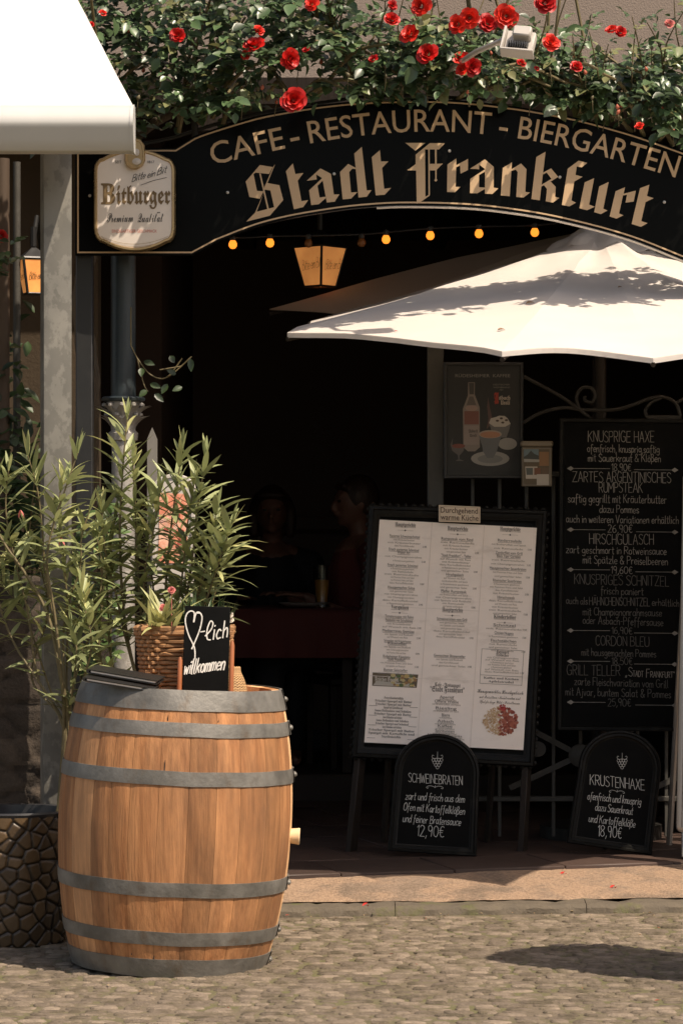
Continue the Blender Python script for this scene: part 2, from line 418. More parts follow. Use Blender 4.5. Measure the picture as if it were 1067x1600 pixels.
m_leather = mat('black menu leather', (.014,.013,.012), .42, var=.3, vs=40, bump=.25, bs=200)
m_wicker = mat('brown wicker', (.30,.155,.066), .6, tone=.4, var=.35, vs=40, bump=.2, bs=120)
m_straw = mat('pale woven straw', (.42,.26,.12), .75, tone=.35, var=.3, vs=40)
m_awn = mat('white awning cloth', (.68,.655,.605), .8, var=.03, vs=12, trans=.12, bump=.03, bs=300)
m_awnbar = mat('pale grey awning bar', (.50,.495,.47), .4, var=.05, vs=8)
m_canopy = mat('off white parasol cloth', (.86,.81,.755), .85, var=.06, vs=5, trans=.45, bump=.12, bs=14)
m_leafrose = mat('rose leaf', (.078,.130,.052), .38, tone=.6, two=(.12,.12,.05), var=.3, vs=20, trans=.2, spec=.7)
m_leafole = mat('oleander leaf', (.255,.285,.125), .45, tone=.5, var=.25, vs=25, trans=.25, two=(.34,.33,.14))
m_leafdark = mat('dark shrub leaf', (0.043,0.0731,0.0258), .4, tone=.5, var=.3, vs=20, trans=.2)
m_leafyel = mat('striped spider leaf', (.42,.42,.17), .5, tone=.5, var=.25, vs=30, trans=.3)
m_stem = mat('green brown stem', (.14,.11,.05), .7, var=.4, vs=40, bump=.2, bs=80)
m_bark = mat('grey brown bark', (.12,.09,.06), .9, var=.5, vs=25, bump=1, bs=40, stretch=(1,1,.4))
m_rose = mat('red rose petal', (.50,.010,.007), .5, tone=.35, var=.15, vs=40, trans=.15)
m_rose2 = mat('deep red rose petal', (.42,.008,.008), .5, tone=.45, var=.2, vs=40, trans=.15)
m_rose3 = mat('bright red rose petal', (.68,.03,.015), .5, tone=.4, var=.2, vs=40, trans=.15)
m_pink = mat('pink petal', (.55,.17,.15), .55, tone=.2, var=.15, vs=40, trans=.2)
m_whitep = mat('white petal', (.75,.68,.58), .55, var=.1, vs=40, trans=.2)
m_iron = mat('wrought iron', (.03,.028,.025), .5, metal=.5, var=.4, vs=30, bump=.2, bs=80)
m_railing = mat('dull grey railing paint', (.062,.058,.049), .6, var=.35, vs=20, bump=.15, bs=70)
m_colblue = mat('dark blue iron column', (.020,.028,.032), .4, var=.35, vs=10, bump=.1, bs=40)
m_colpale = mat('chipped silver column paint', (.34,.32,.29), .45, metal=.2, var=.35, vs=22, bump=.35, bs=60, second=(.18,.16,.13), sscale=18, sramp=(.55,.7))
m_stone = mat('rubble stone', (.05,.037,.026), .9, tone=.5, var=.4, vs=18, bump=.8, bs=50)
m_pot = mat('bronze glazed pot', (.075,.046,.021), .42, tone=.95, var=.35, vs=25, bump=.15, bs=80)
m_soil = mat('potting soil', (.04,.03,.02), .95, var=.4, vs=60, bump=.6, bs=120)
m_bulb = mat('lit amber bulb', (1,.27,.025), .4, var=.02, emit=1.15)
m_bulboff = mat('unlit dim bulb', (.25,.09,.02), .3, var=.1)
m_lantern = mat('lit lantern pane', (1,.40,.11), .5, var=.55, vs=9, emit=.24)
m_black = mat('black metal', (.015,.015,.015), .45, var=.3, vs=20)
m_white = mat('white painted metal', (.46,.425,.385), .45, var=.08, vs=20, second=(0.43,0.387,0.344), sscale=14, sramp=(.6,.75))
m_glass = mat('clear glass', (.95,.97,.95), .05, glass=True, var=.0)
m_skin = mat('skin', (.15,.072,.048), .5, var=.12, vs=25)
m_hair = mat('dark brown hair', (.035,.018,.010), .5, var=.4, vs=60, stretch=(3,3,.4), bump=.3, bs=90)
m_shirt = mat('black top', (.012,.012,.014), .85, var=.3, vs=40)
m_shirt2 = mat('dark red shirt', (.12,.025,.02), .85, var=.3, vs=40)
m_cloth = mat('dark red tablecloth', (.075,.015,.012), .85, var=.2, vs=10, bump=.1, bs=200)
m_beer = mat('beer', (.45,.22,.05), .2, var=.1)
m_petalfall = mat('fallen red petal', (.50,.03,.02), .6, var=.2, vs=60)
m_alu = mat('brushed aluminium', (.48,.44,.39), .4, metal=.6, var=.12, vs=20)
m_meat = mat('food photograph print', (.62,.22,.13), .5, var=.55, vs=26, second=(.72,.42,.30), sscale=18, sramp=(.45,.58))
m_boxwood = mat('leaflet holder plastic', (.16,.13,.09), .35, var=.2, vs=15)

# ------------------------------------------------------------------ the setting
g = MB(); g.add([(-60,-20,-.0042),(60,-20,-.0042),(60,80,-.0042),(-60,80,-.0042)], [(0,1,2,3)])
struct('ground', g, m_joint)
def kerbD(x): return 10.12+.10*x          # kerb front line
# cobbles: irregular worn setts
cb = MB(); D = 7.0; row = 0
while D < 10.25:
    x = -2.4+random.uniform(0,.08)
    while x < 2.4:
        wd = random.choice((random.uniform(.04,.07), random.uniform(.06,.105))); dp = random.uniform(.034,.054)
        cx, cy = x+wd/2, D+.023*math.sin(x*2.1)+random.uniform(-.007,.007)
        x += wd+random.uniform(.004,.011)
        if cy+.035 > kerbD(cx)-.005: continue
        rot = random.uniform(-.1,.1); ca, sa = math.cos(rot), math.sin(rot); zt = random.uniform(-.0022,.0022); tx, ty = random.uniform(-.035,.035), random.uniform(-.03,.03)
        tone = random.choice((random.random()*.75+.1, .02, random.random()*.4+.3))+.15*(noise.noise((cx*2, cy*2, 0))); vs = []
        base = []
        for k in range(10):
            a = 2*math.pi*k/10; e = .62
            ux = math.copysign(abs(math.cos(a))**e, math.cos(a))*random.uniform(.9,1.06); uy = math.copysign(abs(math.sin(a))**e, math.sin(a))*random.uniform(.9,1.06)
            base.append((ux*wd/2, uy*dp/2))
        for sc, z in ((1.0,-.010),(.97,-.004),(.86,-.0012),(.5,.0)):
            for bx, by in base:
                lx, ly = bx*sc, by*sc
                vs.append((cx+lx*ca-ly*sa, cy+lx*sa+ly*ca, z+zt+lx*tx+ly*ty+(random.uniform(-.0012,.0012) if sc < .9 else 0)))
        fs = [(r*10+k, r*10+(k+1)%10, (r+1)*10+(k+1)%10, (r+1)*10+k) for r in range(3) for k in range(10)]+[tuple(30+k for k in range(10))]
        cb.add(vs, fs, min(1,max(0,tone)))
    D += .053; row += 1
struct('cobbled_pavement', cb, m_cob, ang=0)
lt = MB(); random.seed(99)
for _ in range(260):
    a = random.uniform(-1.6,1.6); b = random.choice((random.uniform(7.6,10.1), kerbD(a)-abs(random.gauss(0,.10)))); sz = random.uniform(.003,.011); th = random.uniform(0,6.28)
    dx, dy = math.cos(th)*sz, math.sin(th)*sz; h0 = .004+random.uniform(0,.003)
    lt.add([(a-dx,b-dy,h0),(a+dy*.4,b-dx*.4,h0+.002),(a+dx,b+dy,h0+.001),(a-dy*.4,b+dx*.4,h0+.003)], [(0,1,2,3)], random.choice(((.20,.12,.05),(.10,.07,.035),(.30,.22,.11),(.09,.10,.035),(.28,.05,.03))))
tag(lt.build('street_litter', mat('dry litter', use_col=True, rough=.9, var=.2)), 'scattered dry leaf bits and grit on the cobbles', 'litter', kind='stuff'); random.seed(12)
# kerb stones: a low grey edge in long blocks
kb = MB(); x = -3.0
while x < 3.0:
    ln = random.uniform(.65,.95); a, b = x+.0012, x+ln-.0012; n = 26
    def kf(u, v, a=a, b=b):
        xx = a+(b-a)*u; pr = [(-.005,-.02),(0,.018),(.012,.031),(.04,.034),(.10,.036),(.13,.0)]
        i = v*5; k = min(int(i+1e-6),4); t = i-k
        dy = pr[k][0]*(1-t)+pr[k+1][0]*t; dz = pr[k][1]*(1-t)+pr[k+1][1]*t
        nn = noise.noise((xx*9, dy*30, 3))+.8*noise.noise((xx*31, dy*50, 8)); return (xx, kerbD(xx)+dy+nn*.010, dz*.85+nn*.007)
    kb.grid(kf, n, 5); x += ln
struct('kerb', kb, m_kerb)
# sandstone apron, sloping up to the terrace
sn = MB()
def sf(u, v):
    xx = -3+6*u; y0 = kerbD(xx)+.10; y1 = min(11.0, max(10.35, 10.53+.30*xx)); yy = y0+(y1-y0)*v
    z = .034+.058*v**.8+.005*noise.noise((xx*4, yy*5, 1))+.0035*noise.noise((xx*16, yy*16, 2)); return (xx, yy, z)
sn.grid(sf, 160, 22); struct('sandstone_step', sn, m_sand, ang=0)
tl = MB(); TA = math.atan(.30); TM = Matrix.Rotation(TA,3,'Z')
for i in range(-3, 11):
    for j in range(8):
        q = Vector((i*.42+.21+(j%2)*.2, .21+j*.42, 0)); q = TM @ q
        tl.box((q.x, 10.50+q.y, .045+.001*((i*7+j*3)%3)), (.416, .416, .11), .004, TM, col=random.random())
tl.box((0, 12.5, .03), (9, 2.8, .1), 0, col=.4)
struct('terrace_tiles', tl, m_tile)
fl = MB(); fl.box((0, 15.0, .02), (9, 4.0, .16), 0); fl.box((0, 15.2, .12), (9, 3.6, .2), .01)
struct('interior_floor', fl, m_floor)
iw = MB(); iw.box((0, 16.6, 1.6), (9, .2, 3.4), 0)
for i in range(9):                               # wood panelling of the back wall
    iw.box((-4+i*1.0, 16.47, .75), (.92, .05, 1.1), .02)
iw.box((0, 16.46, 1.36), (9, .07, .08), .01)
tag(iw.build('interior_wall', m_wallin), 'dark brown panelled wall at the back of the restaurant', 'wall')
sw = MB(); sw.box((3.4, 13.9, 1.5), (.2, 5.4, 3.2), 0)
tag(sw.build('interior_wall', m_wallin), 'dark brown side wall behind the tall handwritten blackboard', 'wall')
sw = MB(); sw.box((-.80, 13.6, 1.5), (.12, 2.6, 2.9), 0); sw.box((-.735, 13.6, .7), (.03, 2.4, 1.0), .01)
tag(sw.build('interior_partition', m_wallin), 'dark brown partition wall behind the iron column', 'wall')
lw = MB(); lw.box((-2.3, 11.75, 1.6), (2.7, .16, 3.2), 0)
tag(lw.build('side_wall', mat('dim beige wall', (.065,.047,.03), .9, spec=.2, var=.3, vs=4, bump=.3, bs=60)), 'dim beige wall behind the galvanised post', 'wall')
fw = MB(); fw.box((3.6, 11.95, 1.5), (4.4, .16, 3.0), 0)  # unseen wall, added to cut the daylight reaching the interior
tag(fw.build('light_blocking_wall', m_wallin), 'unseen dark brown wall right of the view, added to keep daylight out of the interior', 'wall')
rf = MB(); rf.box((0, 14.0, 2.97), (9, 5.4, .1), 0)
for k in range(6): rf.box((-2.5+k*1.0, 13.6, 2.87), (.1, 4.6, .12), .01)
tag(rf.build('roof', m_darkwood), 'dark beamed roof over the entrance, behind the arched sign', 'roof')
uw = MB(); uw.box((0, 12.6, 4.7), (12, .2, 3.4), 0)
ut = thing('upper_wall', (0,12.6,3.0), 'grey beige plaster wall rising behind the red roses', 'wall')
uw.build('plaster', m_plaster, ut)
g2 = MB(); g2.box((0, 12.46, 3.09), (12, .07, .10), .01); g2.build('fascia', mat('dark slate fascia', (.07,.065,.065), .6, var=.3), ut)
g2 = MB(); g2.tube([(-6,12.36,3.0),(6,12.36,3.02)], .05, 12); g2.build('gutter', mat('weathered zinc gutter', (.20,.16,.13), .5, metal=.4, var=.3), ut)

# rubble stone pillar at the far left
rs = MB(); seeds = np.array([(random.uniform(-.1,1.1), random.uniform(-.1,1.3)) for _ in range(130)])
NU, NV = 60, 70
pts = np.array([(i/NU*.9, j/NV*1.15) for j in range(NV+1) for i in range(NU+1)])
f1, f2, idx = vor(pts*np.array([1,1.7]), seeds*np.array([.9,1.95])); edge = np.clip((f2-f1)/.035, 0, 1)
tn = np.random.default_rng(3).random(len(seeds))
disp = (.020*edge**.5+.018*tn[idx]).reshape(NV+1, NU+1)
X0 = -1.75
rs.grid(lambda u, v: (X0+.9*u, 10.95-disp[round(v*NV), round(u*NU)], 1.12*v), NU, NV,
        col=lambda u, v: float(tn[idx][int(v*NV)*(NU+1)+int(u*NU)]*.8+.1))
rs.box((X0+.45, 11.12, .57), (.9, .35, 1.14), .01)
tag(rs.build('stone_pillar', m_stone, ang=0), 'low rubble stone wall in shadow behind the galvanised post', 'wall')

# ------------------------------------------------------------------ barrel
TILT = Matrix.Translation(P(264,1528,8.70)*0+Vector((-.520,9.0,0))) @ Matrix.Rotation(R(2.7),4,'Y')
bt = thing('wine_barrel', (-.512,9.0,0), 'upright oak wine barrel with six grey steel hoops, used as a table', 'barrel')
HB = .835
def br(z):
    t = min(1,max(0,z/HB)); k = 4*t*(1-t); return (.286+.010*t)+(.350-.291)*k**.85
ns = 27; sv = MB(); edges = np.cumsum([0]+[random.uniform(.7,1.35) for _ in range(ns)]); edges = edges/edges[-1]*2*math.pi+R(-8)
for i in range(ns):
    a0, a1 = edges[i]+.0012, edges[i+1]-.0012; tone = random.choice([.2,.35,.45,.5,.55,.65,.85,1.05]) if random.random() < .9 else .1
    def stf(u, v, a0=a0, a1=a1):
        z = .004+v*(HB-.004); a = a0+(a1-a0)*u; r = br(z)+.0003*math.sin(u*math.pi)-(.0010 if u in (0,1) else 0)
        return (r*math.cos(a), r*math.sin(a), z)
    sv.grid(stf, 5, 30, col=lambda u, v, t=tone: t)
    # rim end grain and inner side of the stave above the head
    vs = []
    for u in (0,.5,1):
        a = a0+(a1-a0)*u
        for (r, z) in ((br(HB),HB),(br(HB)-.024,HB-.002),(br(HB)-.028,HB-.05)): vs.append((r*math.cos(a), r*math.sin(a), z))
    sv.add(vs, [(0,3,4,1),(1,4,5,2),(3,6,7,4),(4,7,8,5)], tone)
sv.lathe((0,0,0), [(.28,.004),(.28,.03),(.0,.03)], 40, col=.1)
sv.xf(TILT).build('staves', m_oak, bt, ang=50)
hd = MB(); n = 9
for i in range(n):
    x0 = -.27+.54*i/n; x1 = x0+.54/n-.0015; pts_ = []
    for x in np.linspace(x0, x1, 4): pts_.append((x, -math.sqrt(max(0,.272**2-x*x)), HB-.036))
    for x in np.linspace(x1, x0, 4): pts_.append((x, math.sqrt(max(0,.272**2-x*x)), HB-.036))
    hd.add(pts_, [tuple(range(8))], random.random())
hd.xf(TILT).build('head', m_oak, bt)
hoops = [(.778,.838),(.704,.744),(.562,.604),(.238,.280),(.094,.134),(-.003,.052)]
riv = R(4)
for i, (z0, z1) in enumerate(hoops):
    h = MB(); t = .0035
    pr = [(br(z0)-.001,z0),(br(z0)+t,z0),(br((z0+z1)/2)+t+.0008,(z0+z1)/2),(br(z1)+t,z1),(br(z1)-.001,z1)]
    h.lathe((0,0,0), pr, 120)
    h.v = [(x*(1+.0022*noise.noise((x*7,y*7,i*3))), y*(1+.0022*noise.noise((x*7,y*7,i*3))), z+.0018*noise.noise((x*9+i,y*9,5))) for x,y,z in h.v]; h.xf(TILT)
    ho = h.build('hoop', m_hoop, bt, ang=30)
    k = MB(); a_ = riv-R(3*(i%2))
    # overlap plate and two rivets where the band closes
    zc = (z0+z1)/2; pl = [(br(z0)+t,z0),(br(z0)+2*t,z0),(br(z1)+2*t,z1),(br(z1)+t,z1)]
    k.lathe((0,0,0), pl, 8, a0=a_-.09, a1=a_+.12)
    for da in (-.03,.05):
        rr = br(zc)+2*t; M = Matrix.Rotation(a_+da,3,'Z') @ Matrix.Rotation(R(90),3,'Y')
        k.lathe((rr*math.cos(a_+da), rr*math.sin(a_+da), zc), [(.008,0),(.0075,.004),(.004,.008),(.0001,.009)], 10, M)
    k.xf(TILT).build('rivet', m_hoop, ho)
bu = MB(); a_ = R(-3); M = Matrix.Rotation(R(90),3,'Y')
bu.lathe((br(.405)-.01, -.015, .400), [(.021,0),(.0245,.03),(.0255,.034),(.024,.0365),(.0001,.0368)], 24, M)
bu.xf(TILT).build('bung', m_palewood, bt)
# nail heads and dark splits under the hoops
for (px, z, hh) in ((-.02,.754,.02),(-.02,.618,.034),(.13,.752,.006),(-.1,.063,.006),(-.03,.055,.02)):
    a = math.asin(px/.33)-math.pi/2; r = br(z)+.0012
    nl = MB(); nl.add([(r*math.cos(a-.006),r*math.sin(a-.006),z-hh/2),(r*math.cos(a+.004),r*math.sin(a+.004),z-hh/2),(r*math.cos(a+.005),r*math.sin(a+.005),z+hh/2),(r*math.cos(a),r*math.sin(a),z+hh/2)], [(0,1,2,3)]); nl.xf(TILT).build('crack', m_black, bt)

HT = HB-.036                                      # the head's top
def onhead(x, y): return TILT @ Vector((x, y, HT))
# --- slate board with wooden side posts
q = P(320,1078,8.86); q.z = onhead(.17,-.14).z-.001
SB = Board(q, roll=1.6, lean=6, yaw=3)
st = thing('chalk_table_sign', q, 'small slate table sign with a chalked heart, standing on the barrel', 'sign')
s_ = MB(); SB.box(s_, -.067, .004, .069, .288, -.006, .004, .002); s_.build('slate', m_slate, st)
for u in (-.076,.077):
    t_ = MB(); t_.tube([SB.p(u,0,0), SB.p(u,.06,0), SB.p(u,.125 if u<0 else .175,0), SB.p(u,.135 if u<0 else .187,0)], [.0075,.0075,.0072,.004], 10)
    t_.build('post', m_redwood, st)
t_ = MB(); SB.box(t_, -.08, .0, .08, .012, -.055, .012, .003); t_.build('foot', m_redwood, st)
ch = MB()
heart = [(305,1029),(304,1012),(295,992),(290,972),(292,960),(298,955),(304,958),(303,972),(307,958),(313,958),(316,966),(313,982),(307,998),(300,1014)]
SB.stroke(ch, [SB.uv(*p) for p in bez(heart, 6)][:-24]+[SB.uv(*p) for p in bez(heart[8:],6)], .0019, .0055)
SB.stroke(ch, [SB.uv(314,987.5), SB.uv(320,986.5)], .0016, .0055)
SB.stroke(ch, [SB.uv(*p) for p in bez([(321,994),(330,984),(333,974),(329,971),(324,984),(324,998),(329,1000)],6)], .0018, .0055)
ch.build('heart_drawing', m_chalk, st); ch = MB()
SB.hand(ch, 'ich', 333, 1000, 355, 995, 27, .0017, slant=.12, w=.0055, gap=1.6)
SB.hand(ch, 'willkommen', 287, 1054, 350, 1046, 23, .0019, slant=.2, w=.0055)
ch.build('lettering', m_chalk, st)

# --- wicker basket with plants
bc = onhead(.008,.06)
bk = thing('wicker_basket', bc, 'brown wicker basket of flowering plants standing on the barrel', 'basket')
wv = MB(); rows = 17
def brect(a, hw, hd_):
    e = .45; c, s = math.cos(a), math.sin(a)
    return math.copysign(abs(c)**e, c)*hw, math.copysign(abs(s)**e, s)*hd_
nn = 44
for j in range(rows):
    z = .004+j*.0128; t = j/(rows-1); hw = .120+.022*t; dd = .085+.02*t; thick = .0062 if j < rows-2 else .009
    pts_ = []
    for k in range(nn*2+1):
        a = 2*math.pi*k/(nn*2); x, y = brect(a, hw, dd); wob = .0045*math.cos(nn*a/2*1.0+j*math.pi)
        pts_.append(bc+Vector((x*(1+wob/hw), y*(1+wob/dd), z+random.uniform(-.0012,.0012))))
    o = len(wv.f); wv.tube(pts_, thick, 6, caps=False)
    for i in range(o, len(wv.f)): wv.c[i] = (.5+.5*noise.noise((i*.07,j*3.1,0)),)*3
for k in range(nn//2):
    a = 2*math.pi*(k+.5)/(nn//2); x0,y0 = brect(a,.120,.085); x1,y1 = brect(a,.142,.105)
    wv.tube([bc+Vector((x0,y0,0)), bc+Vector((x1,y1,.212))], .004, 5, col=.3)
wv.build('weave', m_wicker, bk)
e_ = MB(); e_.add([bc+Vector((*brect(2*math.pi*k/24,.132,.098),.19)) for k in range(24)], [tuple(range(24))]); e_.build('soil', m_soil, bk)

def blade(mb, base, d, L, wd, droop=.3, tone=.5, fold=.25, nseg=5):
    """a long leaf blade"""
    d = Vector(d).normalized(); side = d.cross(Vector((0,0,1)))
    side = side.normalized() if side.length > .05 else Vector((1,0,0))
    side = (Matrix.Rotation(random.uniform(-.6,.6),3,d) @ side); up = side.cross(d).normalized()
    p = Vector(base); vs = []; dirv = d.copy()
    for i in range(nseg+1):
        t = i/nseg; w_ = wd*max(.02, math.sin(math.pi*(t*.86+.12))**.8)/2 if i < nseg else .0004
        vs += [p-side*w_+up*w_*fold, p, p+side*w_+up*w_*fold]
        dirv = (dirv+Vector((0,0,-droop/nseg))).normalized(); p = p+dirv*L/nseg
    fs = []
    for i in range(nseg):
        a = i*3; fs += [(a,a+1,a+4,a+3),(a+1,a+2,a+5,a+4)]
    mb.add(vs, fs, tone)
def leaf(mb, base, d, nrm, L, wd, tone=.5, fold=.18, curl=.12):
    """broad pointed leaf, 4 segments"""
    d = Vector(d).normalized(); nrm = Vector(nrm); side = d.cross(nrm)
    if side.length < 1e-3: side = d.cross(Vector((.3,.9,.2)))
    side.normalize(); up = side.cross(d).normalized(); base = Vector(base)
    prof = ((0,.12),(.22,.82),(.5,1),(.78,.6),(1,.02)); vs = []
    for t, k in prof:
        c = base+d*L*t-up*curl*L*t*t; h = wd/2*k
        vs += [c-side*h+up*h*fold*2, c, c+side*h+up*h*fold*2]
    fs = []
    for i in range(4):
        a = i*3; fs += [(a,a+1,a+4,a+3),(a+1,a+2,a+5,a+4)]
    mb.add(vs, fs, tone)
def rose_mesh(mb, c, r, face, tone0=.5):
    """a full garden rose: whorls of cupped petals"""
    c = Vector(c); f = Vector(face).normalized(); Q = f.to_track_quat('Z','Y').to_matrix()
    for ring, (n, rad, tilt, sz) in enumerate(((3,.10,82,.34),(4,.2,72,.46),(5,.34,60,.6),(6,.5,42,.72),(7,.62,18,.8))):
        for k in range(n):
            a = 2*math.pi*(k+.5*(ring%2))/n+random.uniform(-.25,.25); T = R(tilt+random.uniform(-10,10)); s = r*sz*random.uniform(.85,1.15)
            rd = Vector((math.cos(a),math.sin(a),0)); tg = Vector((-math.sin(a),math.cos(a),0)); up = rd*math.cos(T)+Vector((0,0,1))*math.sin(T); nr = tg.cross(up)
            o = rd*r*rad*.55+Vector((0,0,-r*.1+r*.12*(4-ring)*.3)); vs = []
            for j in range(4):
                t = j/3; w_ = s*.62*(.35+.65*math.sin(math.pi*(.12+.62*t)))
                for i in range(5):
                    x = (i-2)/2; cup = -.28*s*(x*x)*(1 if ring < 4 else .5)+(.16*s*t*t if ring > 1 else 0)
                    vs.append(c+Q @ (o+up*s*t*(1-.1*x*x)+tg*x*w_-nr*cup*-1))
            fs = [(j*5+i,j*5+i+1,(j+1)*5+i+1,(j+1)*5+i) for j in range(3) for i in range(4)]
            mb.add(vs, fs, tone0+random.uniform(-.3,.3))

sp = MB()
for cxx, nb in ((-.085,20),(-.05,12)):
    for k in range(nb):
        a = random.uniform(0,2*math.pi); b0 = bc+Vector((cxx+random.uniform(-.02,.02), -.03+random.uniform(-.03,.03), .185))
        blade(sp, b0, (math.cos(a)*.7, math.sin(a)*.5-.2, random.uniform(.5,1.6)), random.uniform(.10,.20), random.uniform(.011,.019), random.uniform(.3,1.1), random.random())
sp.build('spider_plant', m_leafyel, bk)
cn = MB()
for k in range(170):
    b0 = bc+Vector((random.uniform(-.02,.13), random.uniform(-.06,.06), .185+random.uniform(0,.03)))
    blade(cn, b0, (random.uniform(-.6,.6),random.uniform(-.6,.6),1), random.uniform(.05,.115), .007, .3, random.random())
cn.build('heather', m_leafdark, bk)
for (px, py, r) in ((268,922,.011),(256,950,.012)):
    fm = MB(); c = P(px,py,8.97); rose_mesh(fm, c, r, (.2,-1,.6)); fm.tube([c-Vector((0,-.01,.0)), Vector((c.x,c.y+.02,bc.z+.16))], .0015, 5); fm.build('flower', m_pink, bk)
for (px, py, r) in ((360,961,.009),(361,968,.008)):
    fm = MB(); c = P(px,py,8.98); rose_mesh(fm, c, r, (.2,-1,.4)); fm.tube([c, Vector((c.x-.03,c.y+.02,bc.z+.16))], .0012, 5); fm.build('flower', m_whitep, bk)

# --- straw pot behind the slate
c = onhead(.155,-.05)
sp = MB(); pr = [(.028,0),(.040,.012),(.043,.035),(.036,.062),(.026,.085),(.024,.10)]
pp = bez(pr, 7)
for i, (r, z) in enumerate(pp):
    sp.tube([c+Vector((r*math.cos(a),r*math.sin(a),z+.001*math.sin(20*a+i*3.1))) for a in np.linspace(0,2*math.pi,40)], .0022, 5, col=(i%2)*.5+.2, caps=False)
sp.lathe(c, [(r-.001,z) for r, z in pp], 30, col=.2)
tag(sp.build('straw_pot', m_straw), 'small pale woven straw pot peeking out right of the slate table sign', 'pot')

# --- two black menu folders
def folder(name, c, M, label):
    t_ = thing(name, c, label, 'menu', 'menu folders on the barrel')
    k = MB(); L, Wd, th = .215, .105, .012; pts_ = []
    for a in np.linspace(math.pi/2, 3*math.pi/2, 7): pts_.append((-L/2+th/2*math.cos(a)+.006, th/2*math.sin(a)))
    pts_ = [(L/2, th/2)]+pts_+[(L/2,-th/2),(L/2,-th/2+.0028),(-L/2+.008,-th/2+.0028),(-L/2+.008,th/2-.0028),(L/2,th/2-.0028)]
    n = len(pts_); vs = [c+M @ Vector((x,y,z)) for y in (-Wd/2,Wd/2) for x,z in pts_]
    k.add(vs, [(i,(i+1)%n,n+(i+1)%n,n+i) for i in range(n)]+[tuple(range(n))[::-1], tuple(range(n,2*n))]); k.build('cover', m_leather, t_)
    k = MB(); k.box(c+M @ Vector((.003,0,0)), (L-.02,Wd-.008,.005), .0005, M); k.build('pages', m_paper, t_)
    return t_
M1 = Matrix.Rotation(R(-4),3,'Z') @ Matrix.Rotation(R(9),3,'Y') @ Matrix.Rotation(R(6),3,'X')
folder('menu_folder', P(190,1066,8.77), M1, 'lower of two black leather menu folders lying on the barrel rim')
M2 = Matrix.Rotation(R(-9),3,'Z') @ Matrix.Rotation(R(9),3,'Y') @ Matrix.Rotation(R(5),3,'X')
folder('menu_folder', P(197,1054,8.81), M2, 'upper of two black leather menu folders lying on the barrel rim')
c = onhead(-.17,.06)+Vector((0,0,.0))
ash = MB(); ash.lathe(c, [(.0001,.002),(.038,.002),(.044,.03),(.046,.055),(.042,.055),(.039,.03),(.034,.010),(.0001,.009)], 28)
at_ = thing('glass_ashtray', c, 'clear glass ashtray on the barrel, behind the menu folders', 'ashtray')
ash.build('bowl', m_glass, at_)
k = MB()
for i in range(5):
    a = random.uniform(0,6.28); k.tube([c+Vector((.02*math.cos(a),.02*math.sin(a),.012+.004*i)), c+Vector((.015*math.cos(a+1.5),.015*math.sin(a+1.5),.03+.004*i))], .004, 7)
k.build('cigarette_butt', m_whitep, at_)

# ------------------------------------------------------------------ galvanised post and awning
pc = P(88,1245,9.78)
gp = thing('steel_post', (pc.x,9.78,0), 'square galvanised steel post behind the left oleander', 'post')
M = Matrix.Rotation(R(13),3,'Z')
k = MB(); k.box((pc.x,9.78,1.36), (.092,.092,2.72), .006, M, seg=2); k.build('shaft', m_galv, gp)
k = MB(); k.box((pc.x,9.78,.006), (.2,.2,.012), .002, M)
for a in (-1,1):
    for b in (-1,1): k.lathe(Vector((pc.x,9.78,.012))+M @ Vector((a*.08,b*.08,0)), [(.011,0),(.011,.009),(.0001,.012)], 6)
k.build('base_plate', m_galv, gp)

aw = thing('awning', P(0,240,9.3), 'white awning with a pale grey front bar, top left', 'awning')
xr = (208-CX)/F*9.3; xl = -3.2; zb = P(0,237,9.3).z
prof = [(-.03,.0),(.004,.0),(.012,.004),(.030,.035),(.048,.066),(.054,.078),(.055,.088),(.050,.105),(.036,.124),(.010,.141),(-.02,.147),(-.05,.140),(-.06,.10),(-.06,0)]
prof = [(9.3-y, zb+z) for y, z in prof]
k = MB(); n = len(prof); k.add([(x,y,z) for x in (xl,xr-.006) for y,z in prof], [(i,(i+1)%n,n+(i+1)%n,n+i) for i in range(n)]); k.build('front_bar', m_awnbar, aw, ang=40)
k = MB(); cy = 9.3; cz = zb+.07
pe = [(cy+(y-cy)*1.04, cz+(z-cz)*1.03) for y,z in prof]
k.add([(x,y,z) for x in (xr-.006,xr+.004) for y,z in pe], [(i,(i+1)%n,n+(i+1)%n,n+i) for i in range(n)]+[tuple(range(n))[::-1],tuple(range(n,2*n))]); k.build('end_cap', m_awnbar, aw)
pA = P(208,165,9.32); pB = P(122,0,10.35); dAB = pB-pA
k = MB()
def af(u, v):
    p = pA+dAB*v*1.12; x = p.x*(1-u)+xl*u; return (x, p.y, p.z-.05*math.sin(v*math.pi)*0+.003*noise.noise((x*2,v*4,0)))
k.grid(af, 24, 20); k.grid(lambda u, v: tuple(Vector(af(u,v))-Vector((0,0,.004))), 24, 20); k.build('fabric', m_awn, aw)
k = MB(); e0 = pA+dAB*1.12; k.tube([(xl,e0.y,e0.z),(e0.x+.02,e0.y,e0.z)], .04, 14); k.build('roller', m_awnbar, aw)

